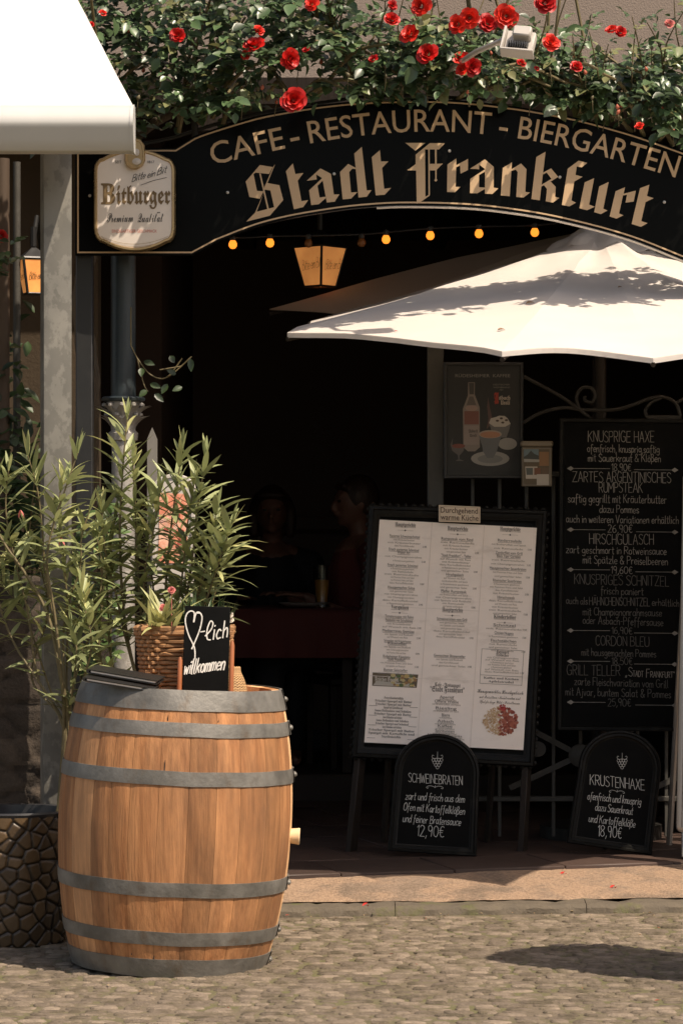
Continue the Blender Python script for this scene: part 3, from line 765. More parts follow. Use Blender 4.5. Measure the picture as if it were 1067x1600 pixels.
# ------------------------------------------------------------------ arched sign
SD = 10.6
SG = Board((0,SD,2.2))
sg = thing('arched_sign', (.2,SD,2.28), 'long black arched shop sign with gold lettering under the roses', 'sign')
top = [(118,232),(274,231),(303,213),(330,203),(400,182),(450,172),(500,164),(560,158),(645,155),(720,157),(800,166),(850,174),(900,184),(950,197),(1000,212),(1067,236),(1140,266),(1172,268)]
bot = [(1172,452),(1150,450),(1067,406),(1000,379),(950,363),(900,350),(850,339),(800,331),(750,325),(700,322),(640,321),(600,322),(550,326),(500,333),(450,342),(400,355),(340,378),(301,399),(118,399)]
def smooth_arc(a): return a[:2]+[tuple(p) for p in bez(a[2:-1],4)]+[a[-1]]
topS = top[:2]+[tuple(p) for p in bez(top[2:16],4)]+top[16:]
botS = bot[:2]+[tuple(p) for p in bez(bot[2:17],4)]+bot[17:]
outl = topS+botS
ouv = [SG.uv(*p) for p in outl][::-1]            # anticlockwise
k = MB(); n = len(ouv)
SG.ring(k, ouv, [(.0,-.03),(0,.0),(.002,.002)], fill=True); SG.ring(k, ouv, [(0,-.03),(.05,-.03)]); k.build('panel', m_signblack, sg, ang=25)
k = MB(); SG.ring(k, ouv, [(.0075,.0035),(.013,.0035)]); k.build('border', m_gold, sg)
k = MB(); L6 = [(5.25*0+380,240),(500,215),(620,215),(720,220),(820,220),(900,255)]
LT = [(0,[[(200,138),(352,162),(310,245),(150,228),(125,245),(165,445),(245,450),(200,540),(75,518),(32,335)],
 [(358,160),(382,128),(270,400),(160,700),(143,705),(240,480),(255,400)],[(192,235),(210,238),(307,660),(290,668)],
 [(290,352),(432,378),(478,555),(320,740),(38,812),(150,698),(370,640),(325,440),(250,430)],
 [(592,118),(622,245),(718,232),(650,325),(695,568),(775,555),(715,638),(605,665),(510,212)],
 [(920,178),(1045,243),(1080,489),(1145,487),(1090,574),(995,584),(945,310),(935,290),(870,250),(875,310),(757,325)],
 [(938,296),(950,320),(885,385),(910,525),(980,515),(985,530),(900,605),(810,615),(785,440)]]),
 (1,[[(335,315),(420,360),(425,378),(385,370),(347,412),(368,655),(445,650),(370,728),(270,738),(237,412)],
 [(497,112),(555,630),(612,628),(555,706),(458,716),(407,192)],
 [(712,150),(724,285),(812,285),(738,362),(762,612),(845,600),(770,682),(662,690),(615,235)]]),
 (2,[[(100,65),(338,65),(218,158)],
 [(222,205),(390,68),(570,68),(500,143),(333,143),(338,705),(378,685),(392,690),(285,765),(235,790),(228,395),(122,390),(222,318)],
 [(372,143),(388,143),(391,685),(375,690)],[(450,143),(472,143),(470,490),(482,508),(462,528),(443,510),(455,490)],
 [(388,315),(543,312),(465,392),(388,392)],
 [(705,250),(705,330),(845,255),(843,388),(755,432),(750,335),(703,355),(697,588),(757,588),(690,652),(595,650),(600,322)]]),
 (3,[[(282,222),(388,312),(387,560),(443,568),(372,635),(282,632),(285,355),(280,335),(215,285),(213,340),(105,335)],
 [(281,343),(285,368),(213,410),(213,555),(283,558),(283,575),(190,628),(105,625),(108,455)],
 [(602,260),(600,340),(712,272),(777,340),(763,610),(818,618),(742,678),(655,670),(672,375),(650,345),(597,362),(577,662),(470,652),(495,325)]]),
 (4,[[(242,132),(172,710),(73,695),(132,195)],
 [(213,380),(308,330),(392,432),(305,485),(190,548),(195,525),(312,455),(255,380),(212,402)],
 [(300,485),(362,550),(355,668),(405,682),(330,738),(243,722),(258,575),(222,530)],
 [(635,238),(738,265),(672,318),(612,308),(598,408),(682,430),(582,488),(550,712),(603,738),(525,783),(435,765),(505,335)]]),
 (5,[[(210,180),(150,495),(218,520),(125,562),(33,538),(97,230)],
 [(382,225),(318,542),(368,565),(290,608),(210,585),(270,278)],
 [(577,288),(560,365),(705,328),(680,458),(583,472),(600,378),(553,385),(505,600),(558,622),(475,662),(393,635),(465,335)],
 [(866,258),(838,392),(918,418),(820,465),(770,692),(845,715),(765,760),(655,725),(755,300)]])]
q_ = 0
for oi, polys in LT:
    ox, oy = L6[oi]
    for pl in polys:
        q_ += 1; SG.poly(k, [(ox+a*.1312, oy+b*.1312) for a, b in pl], .0045+.00012*(q_ % 4))
k.build('large_lettering', m_gold, sg, smooth=False)
bx = [333,387,442,487,560,650,755,810,905,1000,1058]; by = [257.5,246,234,222,212,207,210,216,235,262,278.5]
_c = np.polyfit(bx, by, 4)
def arcbase(px): return (float(np.polyval(_c,px)), float(np.polyval(np.polyder(_c),px)))
k = MB()
for t_, a, b in (('CAFE',333,446),('-',456,470),('RESTAURANT',485,765),('-',778,791),('BIERGARTEN',808,1054)):
    SG.font(k, t_, a, 0, b, 0, 36.5, None, .004, base=arcbase, w=.0045)
k.build('small_lettering', m_gold, sg, smooth=False)
for (px, py) in ((141,306),(356,301),(522,272),(702,236),(874,277),(1037,316)):
    k = MB(); k.lathe(SG.q(px,py,.004), [(.006,0),(.005,.003),(.0001,.004)], 10, Matrix.Rotation(R(90),3,'X')); k.build('screw', m_alu, sg)
k = MB(); k.tube([SG.q(*p, -.03) for p in ((200,228),(270,214),(330,194),(400,176),(470,163),(560,150),(645,147),(760,154))], .007, 8)
k.build('support_rod', m_iron, sg); k = MB(); k.tube([SG.q(304,170,-.03), SG.q(304,216,-.03)], .012, 8); k.build('hanger_rod', m_iron, sg); k = MB(); k.tube([SG.q(1062,180,-.02), SG.q(1062,236,-.02)], .010, 8)
k.build('hanger_rod', m_iron, sg)
k = MB(); k.tube([SG.q(p[0],p[1]+1.5,-.006) for p in botS[2:40]], .006, 6); k.build('edge_trim', m_alu, sg)
for px in (130,1150):
    k = MB(); q = SG.q(px,320,-.08); k.box((q.x,q.y,1.25), (.06,.06,2.5), .004); k.build('support_post', m_black, sg)

# brewery shield hanging in front of the sign
BD = Board((0,SD-.06,2.2))
bs_ = thing('beer_shield', BD.q(211,393), 'cream rounded beer brewery shield with brass rim on the left of the black sign', 'sign')
def shield(cx, cy, w_, h_, bulge):
    pts_ = []
    for t in np.linspace(-1,1,13): pts_.append((cx+t*(w_/2-14), cy+h_/2-bulge*(t*t)))
    for t in np.linspace(0,1,5)[1:]: pts_.append((cx+w_/2-14+14*math.sin(t*1.57), cy+h_/2-bulge-22+22*math.cos(t*1.57)))
    for t in np.linspace(0,1,5): pts_.append((cx+w_/2-14+14*math.cos(t*1.57), cy-h_/2+bulge+20-20*math.sin(t*1.57)))
    for t in np.linspace(1,-1,13)[1:]: pts_.append((cx+t*(w_/2-14), cy-h_/2+bulge*(t*t)))
    for t in np.linspace(0,1,5)[1:]: pts_.append((cx-w_/2+14-14*math.sin(t*1.57), cy-h_/2+bulge+20-20*math.cos(t*1.57)))
    for t in np.linspace(0,1,5): pts_.append((cx-w_/2+14-14*math.cos(t*1.57), cy+h_/2-bulge-22+22*math.sin(t*1.57)))
    return pts_
shp = [BD.uv(*p) for p in shield(211,313,127,160,14)]
k = MB(); BD.ring(k, shp, [(0,-.03),(0,.01),(.004,.018),(.010,.018),(.013,.012)]); BD.ring(k, shp, [(0,-.03),(.06,-.03)]); k.build('rim', m_goldmetal, bs_, ang=50)
k = MB(); BD.ring(k, shp, [(.012,.012),(.018,.013)], fill=True); k.build('face', m_cream, bs_)
k = MB(); brown = (.16,.105,.045); ink = (.03,.03,.03); red = (.55,.16,.12)
BD.font(k, 'B', 159, 319, 181, 319, 31, SERIF, .02, brown, .0145, cap=.68); BD.font(k, 'itburger', 182, 319, 267, 319, 27, FRAK, .014, brown, .0145, cap=.70)
BD.hand(k, 'Bitte', 207, 285, 227, 279, 11.5, .0010, .3, ink, w=.0145); BD.hand(k, 'ein', 231, 279, 242, 276, 11, .0010, .3, ink, w=.0145); BD.hand(k, 'Bit', 246, 275, 260, 270, 11.5, .0010, .3, ink, w=.0145)
BD.stroke(k, [BD.uv(*p) for p in ((221,290),(240,283),(261,278))], .0009, .0145, ink)
BD.font(k, 'Premium', 168, 348, 209, 347, 15.5, SCRIPT, .0, ink, .0145, cap=.70); BD.font(k, 'Qualität', 216, 348, 256, 347, 15.5, SCRIPT, .0, ink, .0145, cap=.70)
BD.font(k, 'EINZIGARTIGER GESCHMACK', 176, 364, 246, 364, 5, None, 0, red, .0145)
BD.font(k, 'SEIT', 181, 256, 191, 256, 4.5, None, 0, ink, .0145); BD.font(k, '1817', 231, 256, 242, 256, 4.5, None, 0, ink, .0145)
for i in range(2):
    q1 = [(159+t*52*2, 370+i*4+12*(1-(2*t-1)**2)) for t in np.linspace(0,1,17)]
    BD.stroke(k, [BD.uv(*p) for p in q1], .0006, .0145, (.35,.25,.14))
k.build('lettering', m_print, bs_, smooth=False)
k = MB(); md = [(196,240),(197,228),(203,220),(212,217),(221,220),(227,228),(228,240),(228,252),(224,260),(217,265),(212,266),(206,265),(199,260),(196,252)]
mu = [BD.uv(*p) for p in md][::-1]
BD.ring(k, mu, [(0,0.01),(0,.028),(.003,.034),(.008,.034),(.010,.030)], fill=True); kk = k.build('medallion', m_goldmetal, bs_)
k = MB(); c = BD.q(215,240,.034)
k.lathe(c, [(.013,0),(.012,.003),(.006,.0045),(.0001,.005)], 14, Matrix.Rotation(R(90),3,'X') @ Matrix.Diagonal((.8,1,1)))
k.lathe(BD.q(215,254,.033), [(.02,0),(.015,.002),(.0001,.003)], 14, Matrix.Rotation(R(90),3,'X') @ Matrix.Diagonal((.8,.6,1)))
k.build('relief', mat('worn pale relief', (.55,.5,.45), .5, var=.3), kk)

# ------------------------------------------------------------------ parasol
pk = P(938,366,11.78)
rim = [P(482,502,12.1),P(449,519,10.65),P(784,550,9.78),P(1020,558,9.72),P(1250,557,9.68),P(1460,545,10.4),P(1330,490,12.6),P(900,455,13.2)]
pr_ = thing('parasol', (pk.x, pk.y, .1), 'large off white cloth parasol open below the arched sign', 'parasol')
cn = MB(); nr, na = 22, 12
for i in range(8):
    A, B_ = rim[i], rim[(i+1)%8]
    def cf(u, v, A=A, B_=B_):
        e = A.lerp(B_, u); e = e+Vector((0,0,.018*math.sin(math.pi*u)))+(pk-e)*(.035*math.sin(math.pi*u))
        r = .035+.965*v; p = pk.lerp(e, r)
        p.z += -.020*math.sin(math.pi*r)*(.5+.5*math.sin(math.pi*u))-.018*math.sin(math.pi*u)*r
        k_ = max(0, 1-r/.45)
        p.z += .028*k_*noise.noise((p.x*9, p.y*9, 1))+.008*noise.noise((p.x*3.5, p.y*3.5, 5))
        p.z += .012*k_*math.sin(9*math.atan2(p.y-pk.y,p.x-pk.x)+8*r)
        return p
    cn.grid(cf, na, nr)
    cn.grid(lambda u, v, cf=cf: cf(u,v)-Vector((0,0,.003)), na, nr)
    hem = [Vector(cf(u,1)) for u in np.linspace(0,1,13)]
    for j in range(12): cn.add([hem[j],hem[j+1],hem[j+1]-Vector((0,0,.018)),hem[j]-Vector((0,0,.018))],[(0,1,2,3)])
cn.build('canopy', m_canopy, pr_, ang=0)
# a second, brown parasol further back in the shade
p2k = P(930,357,12.75); rim2 = [P(420,483,12.3),P(560,500,12.1),P(960,500,12.2),P(1300,500,12.2),P(1430,484,12.6),P(1300,470,13.3),P(960,470,13.5),P(620,470,13.3)]
p2 = thing('parasol', (p2k.x,p2k.y,.1), 'brown cloth parasol in shade behind the off white parasol', 'parasol')
m_brown = mat('brown parasol cloth', (.62,.50,.38), .9, var=.1, vs=6, trans=.1, spec=.1)
k = MB()
for i in range(8):
    A, B_ = rim2[i], rim2[(i+1)%8]
    def cg(u, v, A=A, B_=B_):
        e = A.lerp(B_, u); e = e+(p2k-e)*(.03*math.sin(math.pi*u)); p = p2k.lerp(e, .02+.98*v); p.z += .02*math.sin(math.pi*v)+.006*noise.noise((p.x*4,p.y*4,2)); return p
    k.grid(cg, 8, 12); k.grid(lambda u, v, cg=cg: cg(u,v)-Vector((0,0,.003)), 8, 12)
k.build('canopy', m_brown, p2, ang=0)
k = MB()
for p in rim2: k.tube([p2k-Vector((0,0,.06)), p-Vector((0,0,.02))], .009, 6)
k.build('rib', m_darkwood, p2); k = MB(); k.tube([(p2k.x,p2k.y,.22),(p2k.x,p2k.y,p2k.z)], .022, 12); k.build('pole', m_darkwood, p2)
from mathutils.bvhtree import BVHTree
bv = BVHTree.FromPolygons([Vector(v) for v in cn.v], cn.f)
for (px, py, sz, lab) in ((828,475,.030,'curled dry leaf on the white parasol, highest of the fallen bits below the peak'),(783,517,.026,'curled dry leaf on the white parasol just above its front edge'),(619,519,.012,'tiny red petal on the left half of the white parasol'),(968,450,.016,'small dry leaf on the shaded patch near the parasol peak')):
    d = Vector(((px-CX)/F, 1, (HY-py)/F)).normalized(); h = bv.ray_cast(Vector((0,0,EYE)), d)
    if h[0] is None: continue
    nn_ = h[1] if h[1].z > 0 else -h[1]; c = h[0]+nn_*.003; k = MB(); tg = Vector((1,0,0)).cross(nn_).cross(nn_)*-1; tg.normalize()
    leaf(k, c-tg*sz*.5, tg+nn_*.25+Vector((random.uniform(-.3,.3),0,.2)), nn_, sz, sz*.6, .5, .35, .35)
    red = 'red' in lab; tag(k.build('fallen_petal' if red else 'fallen_leaf', m_petalfall if red else mat('dry fallen leaf', (.30,.19,.11), .8, var=.3, vs=60)), lab, 'petal' if red else 'leaf')
k = MB(); NV_ = 40
def capf(u, v):
    a = u*2*math.pi; r = .02+.20*v; z = .05-.12*v-.02*v*v+.016*v*math.sin(8*a)+.02*noise.noise((math.cos(a)*2,math.sin(a)*2,v*3))
    return (pk.x+r*math.cos(a), pk.y+r*math.sin(a), pk.z+z+.01)
k.grid(capf, NV_, 8); k.build('vent_cap', m_canopy, pr_, ang=0)
k = MB()
for p in rim: k.tube([pk-Vector((0,0,.1)), pk.lerp(p,.5)-Vector((0,0,.085)), p-Vector((0,0,.025))], .009, 6)
k.build('rib', m_darkwood, pr_)
k = MB(); k.tube([(pk.x,pk.y,.1),(pk.x,pk.y,pk.z)], .022, 14); k.build('pole', m_darkwood, pr_)
k = MB(); k.lathe((pk.x,pk.y,.1), [(.001,.0),(.24,.0),(.24,.05),(.05,.08),(.04,.3),(.001,.3)], 28); k.build('base', m_iron, pr_)

# ------------------------------------------------------------------ railing, poster, leaflet box
RD = 11.6
RB = Board((0,RD,.1))
rl = thing('iron_railing', RB.q(880,1340), 'dull grey iron railing with round bosses behind the menu boards', 'railing')
k = MB(); a = RB.uv(680,550); RB.box(k, a[0]-.031, 0, a[0]+.031, 1.97, -.03, .03, .004); k.build('post', m_railing, rl)
for py, hh in ((741,8),(1248,8)):
    k = MB(); u0,v0 = RB.uv(692,py); u1,_ = RB.uv(1500,py); RB.box(k, u0, v0-hh*.00125, u1, v0+hh*.00125, -.015, .015, .003); k.build('rail', m_railing, rl)
for px in (738,780,822,864,906,950,995,1040,1085,1130,1180,1240,1300,1360,1420):
    k = MB(); u,v = RB.uv(px,741); RB.box(k, u-.007, .02, u+.007, v-.012, -.007, .007, .002); k.build('bar', m_railing, rl)
for px in (905,1130):
    k = MB(); c = RB.q(px,1180,.016)
    k.lathe(c, [(.045,-.006),(.045,.004),(.035,.010),(.001,.012)], 22, Matrix.Rotation(R(90),3,'X')); bo = k.build('boss', m_railing, rl)
    k = MB()
    for ang in (27,-22,152,205):
        u,v = RB.uv(px,1180); d = Vector((math.cos(R(ang)),math.sin(R(ang)))); L_ = .30
        k.add([RB.p(u+d.x*s-d.y*h_, v+d.y*s+d.x*h_, w_) for s in (.03,L_) for h_ in (-.011,.011) for w_ in (.008,.016)], [(0,1,3,2),(4,6,7,5),(0,4,5,1),(2,3,7,6),(1,5,7,3),(0,2,6,4)])
    k.build('brace', m_railing, bo)
k = MB(); k.lathe(RB.q(840,1170,.012), [(.03,-.006),(.03,.006),(.001,.008)], 18, Matrix.Rotation(R(90),3,'X')); k.build('boss', m_railing, rl)

PB = Board(P(756,745,11.5))
po = thing('coffee_poster', PB.O, 'framed dark coffee poster with a bottle, above the easel menu', 'poster')
u0,v0 = PB.uv(693,748); u1,v1 = PB.uv(817,566); o = [(u0,v0),(u1,v0),(u1,v1),(u0,v1)]
k = MB(); PB.ring(k, o, [(0,-.02),(0,.006),(.004,.010),(.011,.010),(.013,.004)]); PB.ring(k,o,[(0,-.02),(.1,-.02)]); k.build('frame', m_black, po)
k = MB(); PB.ring(k, o, [(.012,.004),(.014,.004)], col=(.018,.019,.0185), fill=True)
def pc_(x, y): return (680+x*.18744, 560+y*.1875)       # coordinates read in an enlarged crop
def PP(pts_, col, w_, sm=False):
    pts_ = [pc_(*p) for p in pts_]
    if sm: pts_ = [tuple(p) for p in bez(pts_, 4, True)]
    PB.poly(k, pts_, w_, col)
def ell(cx, cy, a, b, n=22): return [(cx+a*math.cos(t), cy+b*math.sin(t)) for t in np.linspace(0,2*math.pi,n+1)[:n]]
PP([(272,200),(328,200),(326,300),(368,410),(370,740),(330,775),(270,775),(232,740),(228,420),(270,310)], (.20,.17,.15), .0046)
PP([(278,205),(322,205),(320,300),(282,300)], (.05,.045,.04), .0049)
PP([(283,318),(313,318),(340,390),(258,390)], (.10,.085,.075), .0049)
PP([(240,440),(360,440),(360,550),(240,550)], (.16,.065,.05), .0049)
PP([(238,560),(362,560),(362,720),(238,720)], (.24,.20,.18), .0049)
PP(ell(300,415,52,24), (.28,.20,.17), .0049)
PP(ell(455,835,160,62), (.26,.25,.23), .0046); PP(ell(455,838,105,36), (.17,.17,.165), .0049)
PP(ell(600,712,78,50), (.26,.25,.23), .0043)
PP([(362,640),(550,640),(520,740),(510,775),(480,830),(430,830),(395,775),(390,740)], (.12,.125,.13), .0052)
PP(ell(456,632,96,34), (.30,.25,.21), .0055); PP(ell(456,636,84,26), (.34,.17,.10), .0058)
PP([(448,545),(625,545),(612,600),(590,660),(500,660),(465,600)], (.13,.125,.12), .0046)
PP([(445,540),(460,500),(500,490),(530,478),(575,480),(600,500),(625,545),(580,570),(490,570)], (.40,.37,.33), .0049)
for (a_,b_) in ((515,520),(548,500),(560,535),(590,515)): PP(ell(a_,b_,14,9,8), (.05,.03,.02), .0052)
PP([(125,720),(145,660),(140,720),(245,720),(235,770),(200,810),(200,840),(240,855),(165,855),(190,840),(185,805),(140,770)], (.10,.09,.085), .0049)
PP(ell(192,730,55,18), (.16,.05,.035), .0052)
PP([(425,590),(440,500),(430,400),(438,320),(450,400),(470,490),(455,560)], (.09,.05,.045), .0045)
PP([(500,285),(525,285),(522,380),(492,380)], (.22,.03,.015), .0047)
k2 = k
PB.font(k2, 'RÜDESHEIMER  KAFFEE', 711, 589.5, 796.5, 589.5, 5.2, None, 0, (.24,.23,.21), .005)
PB.font(k2, 'A', *pc_(487,378), *pc_(528,378), 17, FRAK, .01, (.30,.035,.02), .0052)
PB.font(k2, 'sbach', *pc_(528,345), *pc_(622,345), 6.5, FRAK, .015, (.42,.36,.30), .0052); PB.font(k2, 'Uralt', *pc_(542,385), *pc_(620,385), 6.5, FRAK, .015, (.42,.36,.30), .0052)
PB.font(k2, 'DEUTSCHER', *pc_(480,225), *pc_(618,225), 2.4, None, 0, (.2,.19,.17), .005); PB.font(k2, 'WEINBRAND', *pc_(480,248), *pc_(620,248), 2.4, None, 0, (.2,.19,.17), .005); PB.font(k2, 'MIT', *pc_(535,270), *pc_(565,270), 2.4, None, 0, (.2,.19,.17), .005)
PB.font(k2, 'Asbach', *pc_(275,620), *pc_(350,616), 5, FRAK, .01, (.05,.04,.04), .0055); PB.font(k2, 'Uralt', *pc_(285,655), *pc_(345,652), 4.6, FRAK, .01, (.05,.04,.04), .0055)
k.build('print', m_print, po, smooth=False)

LB = Board(P(838,760,11.42))
lb = thing('leaflet_box', LB.O, 'small leaflet holder with tourist pictures right of the coffee poster', 'leaflet holder')
u0,v0 = LB.uv(815,760); u1,v1 = LB.uv(862,690)
k = MB(); LB.box(k, u0, v0, u1, v1-.02, -.05, 0, .003); k.build('body', m_boxwood, lb)
k = MB(); LB.box(k, u0-.004, v1-.02, u1+.004, v1+.002, -.055, .012, .005); k.build('lid', m_boxwood, lb)
k = MB()
LB.poly(k, [(818,757),(857,757),(858,702),(817,702)], .0015, (.10,.075,.045)); LB.poly(k, [(818,722),(841,722),(841,702),(818,702)], .002, (.13,.18,.20))
LB.poly(k, [tuple(p) for p in ((818,722),(818,714),(824,710),(829,704),(834,709),(841,712),(841,722))], .0024, (.05,.055,.05)); LB.poly(k, [(818,722),(842,722),(842,718),(818,717)], .0027, (.3,.29,.26))
LB.poly(k, [(842,728),(857,728),(857,706),(842,706)], .002, (.24,.13,.06))
LB.poly(k, [(821,748),(839,748),(839,729),(820,729)], .002, (.42,.38,.33)); LB.poly(k, [(822,742),(832,742),(832,731),(821,731)], .0024, (.09,.10,.09))
LB.poly(k, [(834,742),(844,742),(844,731),(834,731)], .0027, (.16,.07,.04)); LB.poly(k, [(846,742),(857,742),(857,731),(846,731)], .0024, (.12,.08,.05))
LB.poly(k, [(838,758),(857,758),(857,741),(838,741)], .003, (.42,.38,.33))
k.build('print', m_print, lb, smooth=False)

# ------------------------------------------------------------------ big handwritten blackboard with iron scrolls
BB = Board(P(976,1140,11.38), roll=.5, lean=1)
bb = thing('tall_blackboard', BB.O, 'tall handwritten chalk menu blackboard with iron scrolls on top', 'blackboard')
u0,v0 = BB.uv(870,1141); u1,v1 = BB.uv(1086,655); o = [(u0,v0),(u1,v0),(u1,v1),(u0,v1)]
k = MB(); BB.ring(k, o, [(0,-.02),(0,.008),(.003,.012),(.014,.012),(.018,.003)]); BB.ring(k, o, [(0,-.02),(.1,-.02)]); k.build('frame', m_blackframe, bb)
k = MB(); BB.ring(k, o, [(.017,.003),(.02,.003)], fill=True); k.build('slate', m_slate, bb)
k = MB()
def scroll(pts_, r=.007): k.tube([BB.q(*p, -.004) for p in bez(pts_, 8)], r, 7)
scroll([(818,588),(850,605),(880,622),(905,640)]); scroll([(818,660),(845,645),(880,637),(910,640),(960,640),(990,632),(1010,624),(1035,620),(1055,630),(1062,650)])
scroll([(905,640),(900,622),(908,607),(922,606),(929,617),(924,628),(914,626),(913,619)]); scroll([(1010,652),(1008,640),(1018,628),(1032,622)]); scroll([(905,640),(915,648),(925,656)])
scroll([(1134,588),(1100,605),(1070,622),(1055,630)])
BB.box(k, *BB.uv(1010,655), *BB.uv(1064,649), -.012, .002, .002); k.build('scrollwork', m_iron, bb)
k = MB(); kd = MB()
rowsB = [  # text, x0, y0, x1, y1, height, brightness
 ('KNUSPRIGE HAXE',918,690.5,1021,691,17,1),('ofenfrisch, knusprig,saftig',917,706,1029,708,12,1),('mit Sauerkraut & Klößen',918,721,1031,722,12,1),('18,90€',955,735.5,985,736,11,1),
 ('ZARTES ARGENTINISCHES',894,752.5,1047,754.5,16,1),('RUMPSTEAK',935,769,1003,769.5,15.5,1),('saftig gegrillt mit Kräuterbutter',887,785,1040,786.5,13,1),('dazu Pommes',936,801,997,802,12,1),
 ('auch in weiteren Variationen erhältlich',884,816,1059,818.5,12,1.15),('26,90€',949,832,987,832.5,12,1),('HIRSCHGULASCH',920,850,1020,851,16,1),
 ('zart geschmort in Rotweinsauce',884,864,1040,867,12,1),('mit Spätzle & Preiselbeeren',910,880,1042,883,12.5,1),('19,60€',954,896,987,897,11,1),
 ('KNUSPRIGES SCHNITZEL',897,912,1044,916,15.5,.6),('frisch paniert',938,928,1004,930,12,.6),('auch als',884,943,917,944.5,11,.75),('HÄHNCHENSCHNITZEL',920,945,1014,947,12.5,.75),('erhältlich',1018,946,1060,948,11,.75),
 ('mit Champignonrahmsause',910,961,1033,963,12,.65),('oder Asbach-Pfeffersause',910,974.5,1035,978,12,.65),('16,90€',955,990,987,991,10.5,.8),
 ('CORDON BLEU',930,1008,1013,1010,15,.6),('mit hausgemachten Pommes',908,1024,1024,1027,11.5,.65),('18,50€',955,1038,987,1039,11,.75),
 ('GRILL TELLER',885,1054,968,1056,16,.65),('„S',976,1056,987,1057,14,1.05),('TADT',988,1057,1004,1057.5,9,1.05),('F',1009,1058,1014,1058,13,1.05),('RANKFURT“',1015.5,1058,1053,1059,9,1.05),
 ('zarte Fleischvariation vom Grill',897,1070,1043,1075,12.5,.8),('mit Ajvar, buntem Salat & Pommes',883,1086,1047,1090.5,12.5,.8),('25,90€',949,1103,985,1103.5,11.5,.8)]
for (t_, a, b, c_, d_, h_, br_) in rowsB:
    BB.hand(k if br_ > .9 else kd, t_, a, b, c_, d_, h_, .0010, col=br_*.5, w=.005, jit=.16)
for (yl, yr, xl_, xr_) in ((732,734.5,952,990),(827.5,831.5,945,993),(890,894,952,992),(985,989.5,952,990),(1033,1038,952,990),(1097,1102,945,992)):
    for s_ in (0,1):
        a = (888,yl) if s_ == 0 else (1056,yr); b = (xl_,yl+.4) if s_ == 0 else (xr_,yr-.6)
        BB.stroke(k, [BB.uv(*a), BB.uv(*b)], .0009, .005)
        sx = 1 if s_ == 0 else -1
        BB.poly(k, [(a[0]-3*sx,a[1]),(a[0]+3*sx,a[1]-3.6),(a[0]+8*sx,a[1]),(a[0]+3*sx,a[1]+3.6)][::sx], .0054)
k.build('lettering', mat('bright board chalk', (.25,.235,.215), .95, var=.5, vs=60), bb, smooth=False); kd.build('faded_lettering', mat('dim board chalk', (.12,.113,.104), .95, var=.5, vs=60), bb, smooth=False)

# ------------------------------------------------------------------ easel menu board
EB = Board(P(684,1335,11.25), roll=3.2, lean=5)
EB.O.z = .1
eb = thing('easel_menu_board', EB.O, 'large black framed easel holding nine printed menu pages', 'menu board')
oc = [EB.uv(*p) for p in ((549,1184),(834,1199),(855,797),(577,789))]
k = MB(); EB.ring(k, oc, [(0,-.03),(0,.008),(.006,.020),(.016,.022),(.020,.014),(.030,.012),(.038,.004),(.044,.003)]); EB.ring(k, oc, [(0,-.03),(.2,-.03)])
nb = 44                                            # carved outer edge
for i in range(4):
    A = Vector(oc[i]); B_ = Vector(oc[(i+1)%4]); L_ = (B_-A).length; m_ = int(L_/.03)
    for j in range(m_):
        p = A.lerp(B_, (j+.5)/m_); k.lathe(EB.p(p.x,p.y,.004), [(.010,-.006),(.009,.004),(.001,.008)], 8, EB.M @ Matrix.Rotation(R(90),3,'X'))
k.build('frame', m_blackframe, eb)
pq = ((593,812),(838,825),(817,1172),(569,1160))
def pg(s, t):
    a = np.array(pq, float); tp = a[0]*(1-s)+a[1]*s; bt_ = a[3]*(1-s)+a[2]*s; return tuple(tp*(1-t)+bt_*t)
k = MB()
def pgf(u, v):
    px = pg(u, 1-v); a = EB.uv(*px); ww = .0035+.0018*noise.noise((u*5, v*9, 2))+.001*noise.noise((u*16, v*14, 6)); return EB.p(*a, ww+.002)
k.grid(pgf, 40, 50); k.build('menu_page', m_paper, eb, ang=0)
k = MB(); ink = (.12,.105,.095); gr = (.33,.29,.25); W_ = .0078
def row_(col_, t, text, wd, h=6, style=SERIF, c=ink, ul=False, dx=0):
    s0 = (col_+.5)/3-wd/2+dx; a = pg(s0, t); b = pg(s0+wd, t)
    EB.font(k, text, a[0], a[1], b[0], b[1], h, style, 0, c, W_)
    if ul: EB.stroke(k, [EB.uv(a[0],a[1]+1.2), EB.uv(b[0],b[1]+1.2)], .0005, W_, c)
small = ['mit Pommes frites und Salat','mit Bratkartoffeln und Speck','dazu Kartoffelknödel','in Rotweinsauce geschmort','mit Spätzle und Rotkohl','mit Kräuterbutter','mit Remoulade','und gemischter Salat','mit Champignonrahm','auf Wunsch mit Reis']
def block(col_, t0, t1, n):
    for i in range(n):
        t = t0+(t1-t0)*(i+.5)/n; row_(col_, t, random.choice(small), random.uniform(.12,.23), 3.0, None, gr, dx=random.uniform(-.004,.004))
        if i == n-1: row_(col_, t, random.choice(('15,90€','17,50€','21,90€')), .025, 3, None, ink, dx=.13)
def head_(col_, t, text, wd): row_(col_, t, text, wd, 6.4, SERIF, ink, True)
def sub_(col_, t, text, wd): row_(col_, t, text, wd, 4.4, None, ink, True)
